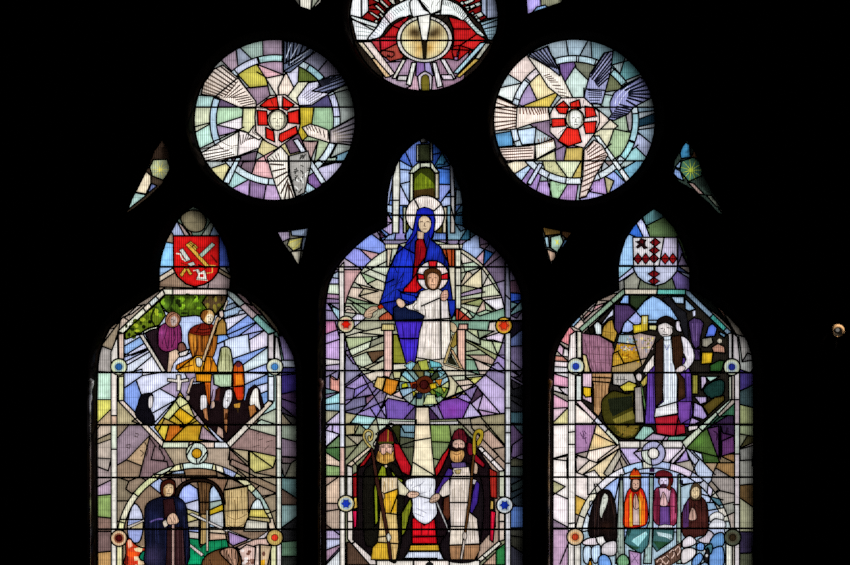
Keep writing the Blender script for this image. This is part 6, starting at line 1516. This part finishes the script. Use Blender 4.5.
p.P('blue_petal#4', '6c9cdc', '~590,490 605,480 620,490 615,510 592,508'); p.P('blue_petal#5', '6c98d0', '~575,545 600,520 615,535 600,562 575,570'); p.P('blue_petal#6', '5c88b8', '~640,480 660,450 690,445 695,480 680,500 650,500'); p.P('blue_petal#7', '6890c8', '~640,520 660,500 690,500 690,570 640,575'); p.P('teal_pane', '4c7c8c', '~620,500 645,485 650,505 640,525'); p.P('dark_stem', '201c1c', '~625,515 632,500 638,520 632,560 622,575 618,540'); p.D('c8c8c8', circ(628, 530, 6, n=6)); p.D('d0c8c0', circ(622, 512, 5, n=6)); p.P('blue_petal#8', '88a8c8', '~605,565 625,555 640,575 610,585')
# bosses
p.f(0, 0, 1)
for cx_, cy_, c1, c2, c3 in ((575.8, 366.4, 'd4d8c0', '2440b0', 'b8ccdc'), (731.8, 367.0, 'bcc4a8', '202c84', 'a0b0b8'), (575.2, 537.0, 'd4b890', 'b83c20', 'd8a06c'), (732.6, 537.5, '4c5040', '2c2014', '484434')):
    nm = 'jewel_boss#%d%d' % (cx_, cy_)
    p.P(nm, c1, circ(cx_, cy_, 8.4, n=22), lw=1.5); p.D(c3, circ(cx_, cy_, 5.4, n=16)); p.P(nm + '/jewel', c2, circ(cx_, cy_, 3.4, n=12), lw=.5)
p.P('jewel_boss#mid', 'c8d0c4', circ(653.4, 453.2, 12, n=24), lw=1.4); p.C('641,451 647,450', '660,444 663,440', '652,466 651,459'); p.K((662, 455, 'a8a8cc'))
p.P('jewel_boss#mid/jewel', 'dcd8d0', circ(653.4, 453.4, 5.6, n=16), lw=1.4)
# ================================================================ build
for p_ in PANELS:
    p_.build()


def link(nm, vs, fs, m, parent=None, smooth=False, kind=None):
    me = bpy.data.meshes.new(nm)
    me.from_pydata(vs, [], fs)
    me.materials.append(m)
    if smooth:
        for f in me.polygons: f.use_smooth = True
    o = bpy.data.objects.new(nm, me)
    C.objects.link(o)
    if parent: o.parent = parent
    if kind: o['kind'] = kind
    return o


def grow(pl, d):
    """move each corner of an outline outwards"""
    n = len(pl)
    ar = sum(pl[i - 1][0] * pl[i][1] - pl[i][0] * pl[i - 1][1] for i in range(n))
    sg = 1 if ar > 0 else -1
    out = []
    for i in range(n):
        a, b, c = pl[i - 1], pl[i], pl[(i + 1) % n]
        def nrm(u, v):
            dx, dy = v[0] - u[0], v[1] - u[1]
            L = math.hypot(dx, dy) or 1
            return dy / L * sg, -dx / L * sg
        n1, n2 = nrm(a, b), nrm(b, c)
        mx, my = n1[0] + n2[0], n1[1] + n2[1]
        L = math.hypot(mx, my) or 1
        mx, my = mx / L, my / L
        k = min(1.0 / max(mx * n1[0] + my * n1[1], .5), 1.6)
        out.append((b[0] + mx * d * k, b[1] + my * d * k))
    return out


# wall with the window tracery: front skin, splays, glazing rebate and outer skin
FR, BK = -0.11, 0.16
X0, X1, Z0, Z1 = -6.0, 6.0, 0.0, 10.0
outs = [p_.outline for p_ in PANELS]
fronts = [grow(o, 6.5) for o in outs]
backs = [grow(o, 9) for o in outs]


def skin(polys, y, flip):
    vin = [Vector((X0, Z0)), Vector((X1, Z0)), Vector((X1, Z1)), Vector((X0, Z1))]
    ein = [(0, 1), (1, 2), (2, 3), (3, 0)]
    W = []
    for pl in polys:
        w = [(wx(a), wz(b)) for a, b in pl]
        W.append(w)
        k = len(vin)
        vin += [Vector(q) for q in w]
        ein += [(k + i, k + (i + 1) % len(w)) for i in range(len(w))]
    V, _, F, *_ = delaunay_2d_cdt(vin, ein, [], 0, 1e-5)
    V = np.array([tuple(v) for v in V])
    F = np.array([tuple(f) for f in F])
    cen = V[F].mean(1)
    bad = np.zeros(len(F), bool)
    for w in W: bad |= inside(w, cen)
    return [(v[0], y, v[1]) for v in V], [tuple(int(i) for i in (f[::-1] if flip else f)) for f in F[~bad]]


vs, fs = skin(fronts, FR, False)
v2, f2 = skin(backs, BK, True)
k = len(vs); vs += v2; fs += [tuple(i + k for i in f) for f in f2]
for o, fr, bk in zip(outs, fronts, backs):
    loops = [(fr, FR), (grow(o, 5.2), FR + .015), (grow(o, 1.2), -.03), (grow(o, 0.6), -.012), (grow(o, 0.6), .012), (grow(o, 2), .03), (bk, BK)]
    n = len(o)
    k = len(vs)
    for l, y in loops: vs += [(wx(a), y, wz(b)) for a, b in l]
    for j in range(len(loops) - 1):
        for i in range(n):
            i2 = (i + 1) % n
            fs.append((k + j * n + i, k + j * n + i2, k + (j + 1) * n + i2, k + (j + 1) * n + i))
link('wall_front', vs, fs, STONE, kind='structure')


def box(nm, a, b, m, kind='structure', parent=None):
    (x0, y0, z0), (x1, y1, z1) = a, b
    v = [(x0, y0, z0), (x1, y0, z0), (x1, y1, z0), (x0, y1, z0), (x0, y0, z1), (x1, y0, z1), (x1, y1, z1), (x0, y1, z1)]
    return link(nm, v, [(3, 2, 1, 0), (4, 5, 6, 7), (0, 1, 5, 4), (1, 2, 6, 5), (2, 3, 7, 6), (3, 0, 4, 7)], m, kind=kind, parent=parent)


# polished shafts standing in the left splays of the lancets
for o, tone in ((OUT_L, '8e8e8c'), (OUT_C, '5c4440'), (OUT_R, '84705e')):
    MARBLE = solid('shaft_stone', tone, .4, noise=14, spec=.35)
    x = wx(o[1][0] - 6.8)
    prof = [(0.0, .016), (2.93, .016), (2.95, .022), (2.96, .022), (2.985, .019), (3.02, .03), (3.04, .031), (3.06, .0001)]
    n = 20
    vs = [(x + r * math.cos(2 * math.pi * i / n), -.075 + r * math.sin(2 * math.pi * i / n), wz(398) - 2.95 + z) for z, r in prof for i in range(n)]
    fs = [(j * n + i, j * n + (i + 1) % n, (j + 1) * n + (i + 1) % n, (j + 1) * n + i) for j in range(len(prof) - 1) for i in range(n)]
    link('jamb_column', vs, fs, MARBLE, smooth=True, kind='structure')

YB = -15.0
box('floor', (X0 - .3, YB - .3, -.3), (X1 + .3, BK, 0), PLASTER)
box('ceiling', (X0 - .3, YB - .3, Z1), (X1 + .3, BK, Z1 + .3), PLASTER)
box('wall_left', (X0 - .3, YB, 0), (X0, BK, Z1), PLASTER)
box('wall_right', (X1, YB, 0), (X1 + .3, BK, Z1), PLASTER)
box('wall_back', (X0 - .3, YB - .3, 0), (X1 + .3, YB, Z1), PLASTER)

# ---------------------------------------------------------------- small wall spotlight at the right
BRASS = solid('warm_metal', 'c8a070', .35, metal=.9, spec=.5)
BLACKM = solid('black_metal', '0a0a0a', .5)
root = bpy.data.objects.new('wall_spotlight', None)
C.objects.link(root)
KP = 1 - .24 / 13.0          # the fitting stands proud of the wall
LX, LZ = wx(838.6) * KP, ZC + (wz(329.8) - ZC) * KP
root.location = (LX, FR, LZ)
root['label'] = 'small round wall spotlight with pale glinting rim, right of the right lancet'
root['category'] = 'lamp'


def lathe(prof, n=28, ax=Vector((0, -1, 0)), up=Vector((0, 0, 1)), o=Vector((0, 0, 0))):
    s_ = ax.cross(up).normalized(); u_ = s_.cross(ax).normalized()
    vs, fs = [], []
    for t, r in prof:
        for i in range(n):
            a = 2 * math.pi * i / n
            vs.append(tuple(o + ax * t + s_ * (r * math.cos(a)) + u_ * (r * math.sin(a))))
    for j in range(len(prof) - 1):
        for i in range(n):
            fs.append((j * n + i, j * n + (i + 1) % n, (j + 1) * n + (i + 1) % n, (j + 1) * n + i))
    return vs, fs


AX = Vector((-.12, -1, -.22)).normalized()
OO = Vector((0, -.10, 0))
link('mounting_plate', *lathe([(0, .0001), (0, .03), (.012, .03), (.016, .024), (.016, .0001)]), BLACKM, root, True)
link('bracket_arm', *lathe([(.014, .0075), (.085, .0075)], 12), BLACKM, root, True)
link('lamp_housing', *lathe([(-.035, .0001), (-.035, .014), (-.02, .024), (.012, .029), (.03, .030), (.03, .0275)], 28, AX, o=OO), BLACKM, root, True)
link('rim', *lathe([(.028, .0275), (.032, .0312), (.036, .0305), (.036, .0265), (.028, .0262)], 32, AX, o=OO), BRASS, root, True)
vs, fs = [], []
n = 26
for t, r in ((.026, .0215), (.046, .0225), (.046, .034), (.020, .0335)):
    for i in range(n):
        a = math.radians(-28 + 226 * i / (n - 1))
        s_ = AX.cross(Vector((0, 0, 1))).normalized(); u_ = s_.cross(AX).normalized()
        vs.append(tuple(OO + AX * t + s_ * (r * math.cos(a)) + u_ * (r * math.sin(a))))
for j in range(3):
    fs += [(j * n + i, j * n + i + 1, (j + 1) * n + i + 1, (j + 1) * n + i) for i in range(n - 1)]
link('lit_crescent', vs, fs, solid('lit_rim_cream', 'dcb488', .5), root, True)  # added hood whose pale arc stands in for the lit rim
link('reflector', *lathe([(.028, .0262), (.014, .0235), (.002, .0165), (-.004, .007)], 32, AX, o=OO), solid('dull_reflector', '4a443c', .45, metal=.6), root, True)
link('bulb', *lathe([(-.004, .007), (.006, .0095), (.014, .0075), (.018, .0001)], 16, AX, o=OO), glow('dim_bulb', 'c8c0b4', .3), root, True)
sp = bpy.data.lights.new('added_fill_spot', 'SPOT')  # unseen spot added to brighten the wall fitting
sp.energy = 110; sp.spot_size = math.radians(2.5); sp.color = (1, .86, .68); sp.shadow_soft_size = .01; sp.spot_blend = .3
so = bpy.data.objects.new('added_fill_spot', sp); C.objects.link(so)
so.location = (LX + .25, FR - 1.3, LZ + .7)
so.rotation_euler = (Vector((LX, FR - .12, LZ)) - so.location).to_track_quat('-Z', 'Y').to_euler()

# ---------------------------------------------------------------- daylight outside, camera
w = bpy.data.worlds.new('overcast_sky')
bpy.context.scene.world = w
w.use_nodes = True
N, L = w.node_tree.nodes, w.node_tree.links
N.clear()
tc = N.new('ShaderNodeTexCoord'); sx = N.new('ShaderNodeSeparateXYZ'); L.new(tc.outputs['Generated'], sx.inputs[0])
cr = N.new('ShaderNodeValToRGB'); L.new(sx.outputs['Z'], cr.inputs[0])
cr.color_ramp.elements[0].position = 0.0; cr.color_ramp.elements[0].color = (1.0, 1.0, 1.0, 1)
cr.color_ramp.elements[1].position = .6; cr.color_ramp.elements[1].color = (.82, .9, 1.0, 1)
bg = N.new('ShaderNodeBackground'); L.new(cr.outputs[0], bg.inputs[0]); bg.inputs[1].default_value = 1.75
out = N.new('ShaderNodeOutputWorld'); L.new(bg.outputs[0], out.inputs[0])

sun = bpy.data.lights.new('hazy_sun', 'SUN'); sun.energy = 7.0; sun.angle = math.radians(4); sun.color = (1, .95, .88)
so = bpy.data.objects.new('hazy_sun', sun); C.objects.link(so)
so.rotation_euler = Vector((-.9, -.27, -.3)).to_track_quat('-Z', 'Y').to_euler()

cam = bpy.data.cameras.new('camera')
co = bpy.data.objects.new('camera', cam); C.objects.link(co)
D = 13.0
co.location = (0, -D, ZC)
co.rotation_euler = (math.pi / 2, 0, 0)
cam.sensor_fit = 'HORIZONTAL'; cam.sensor_width = 36
cam.lens = 36 * D / (850 * S)
cam.clip_end = 200
sc = bpy.context.scene
sc.camera = co
sc.view_settings.view_transform = 'Standard'
sc.view_settings.look = 'None'
sc.cycles.use_denoising = False
sc.cycles.max_bounces = 6
sc.cycles.transparent_max_bounces = 8
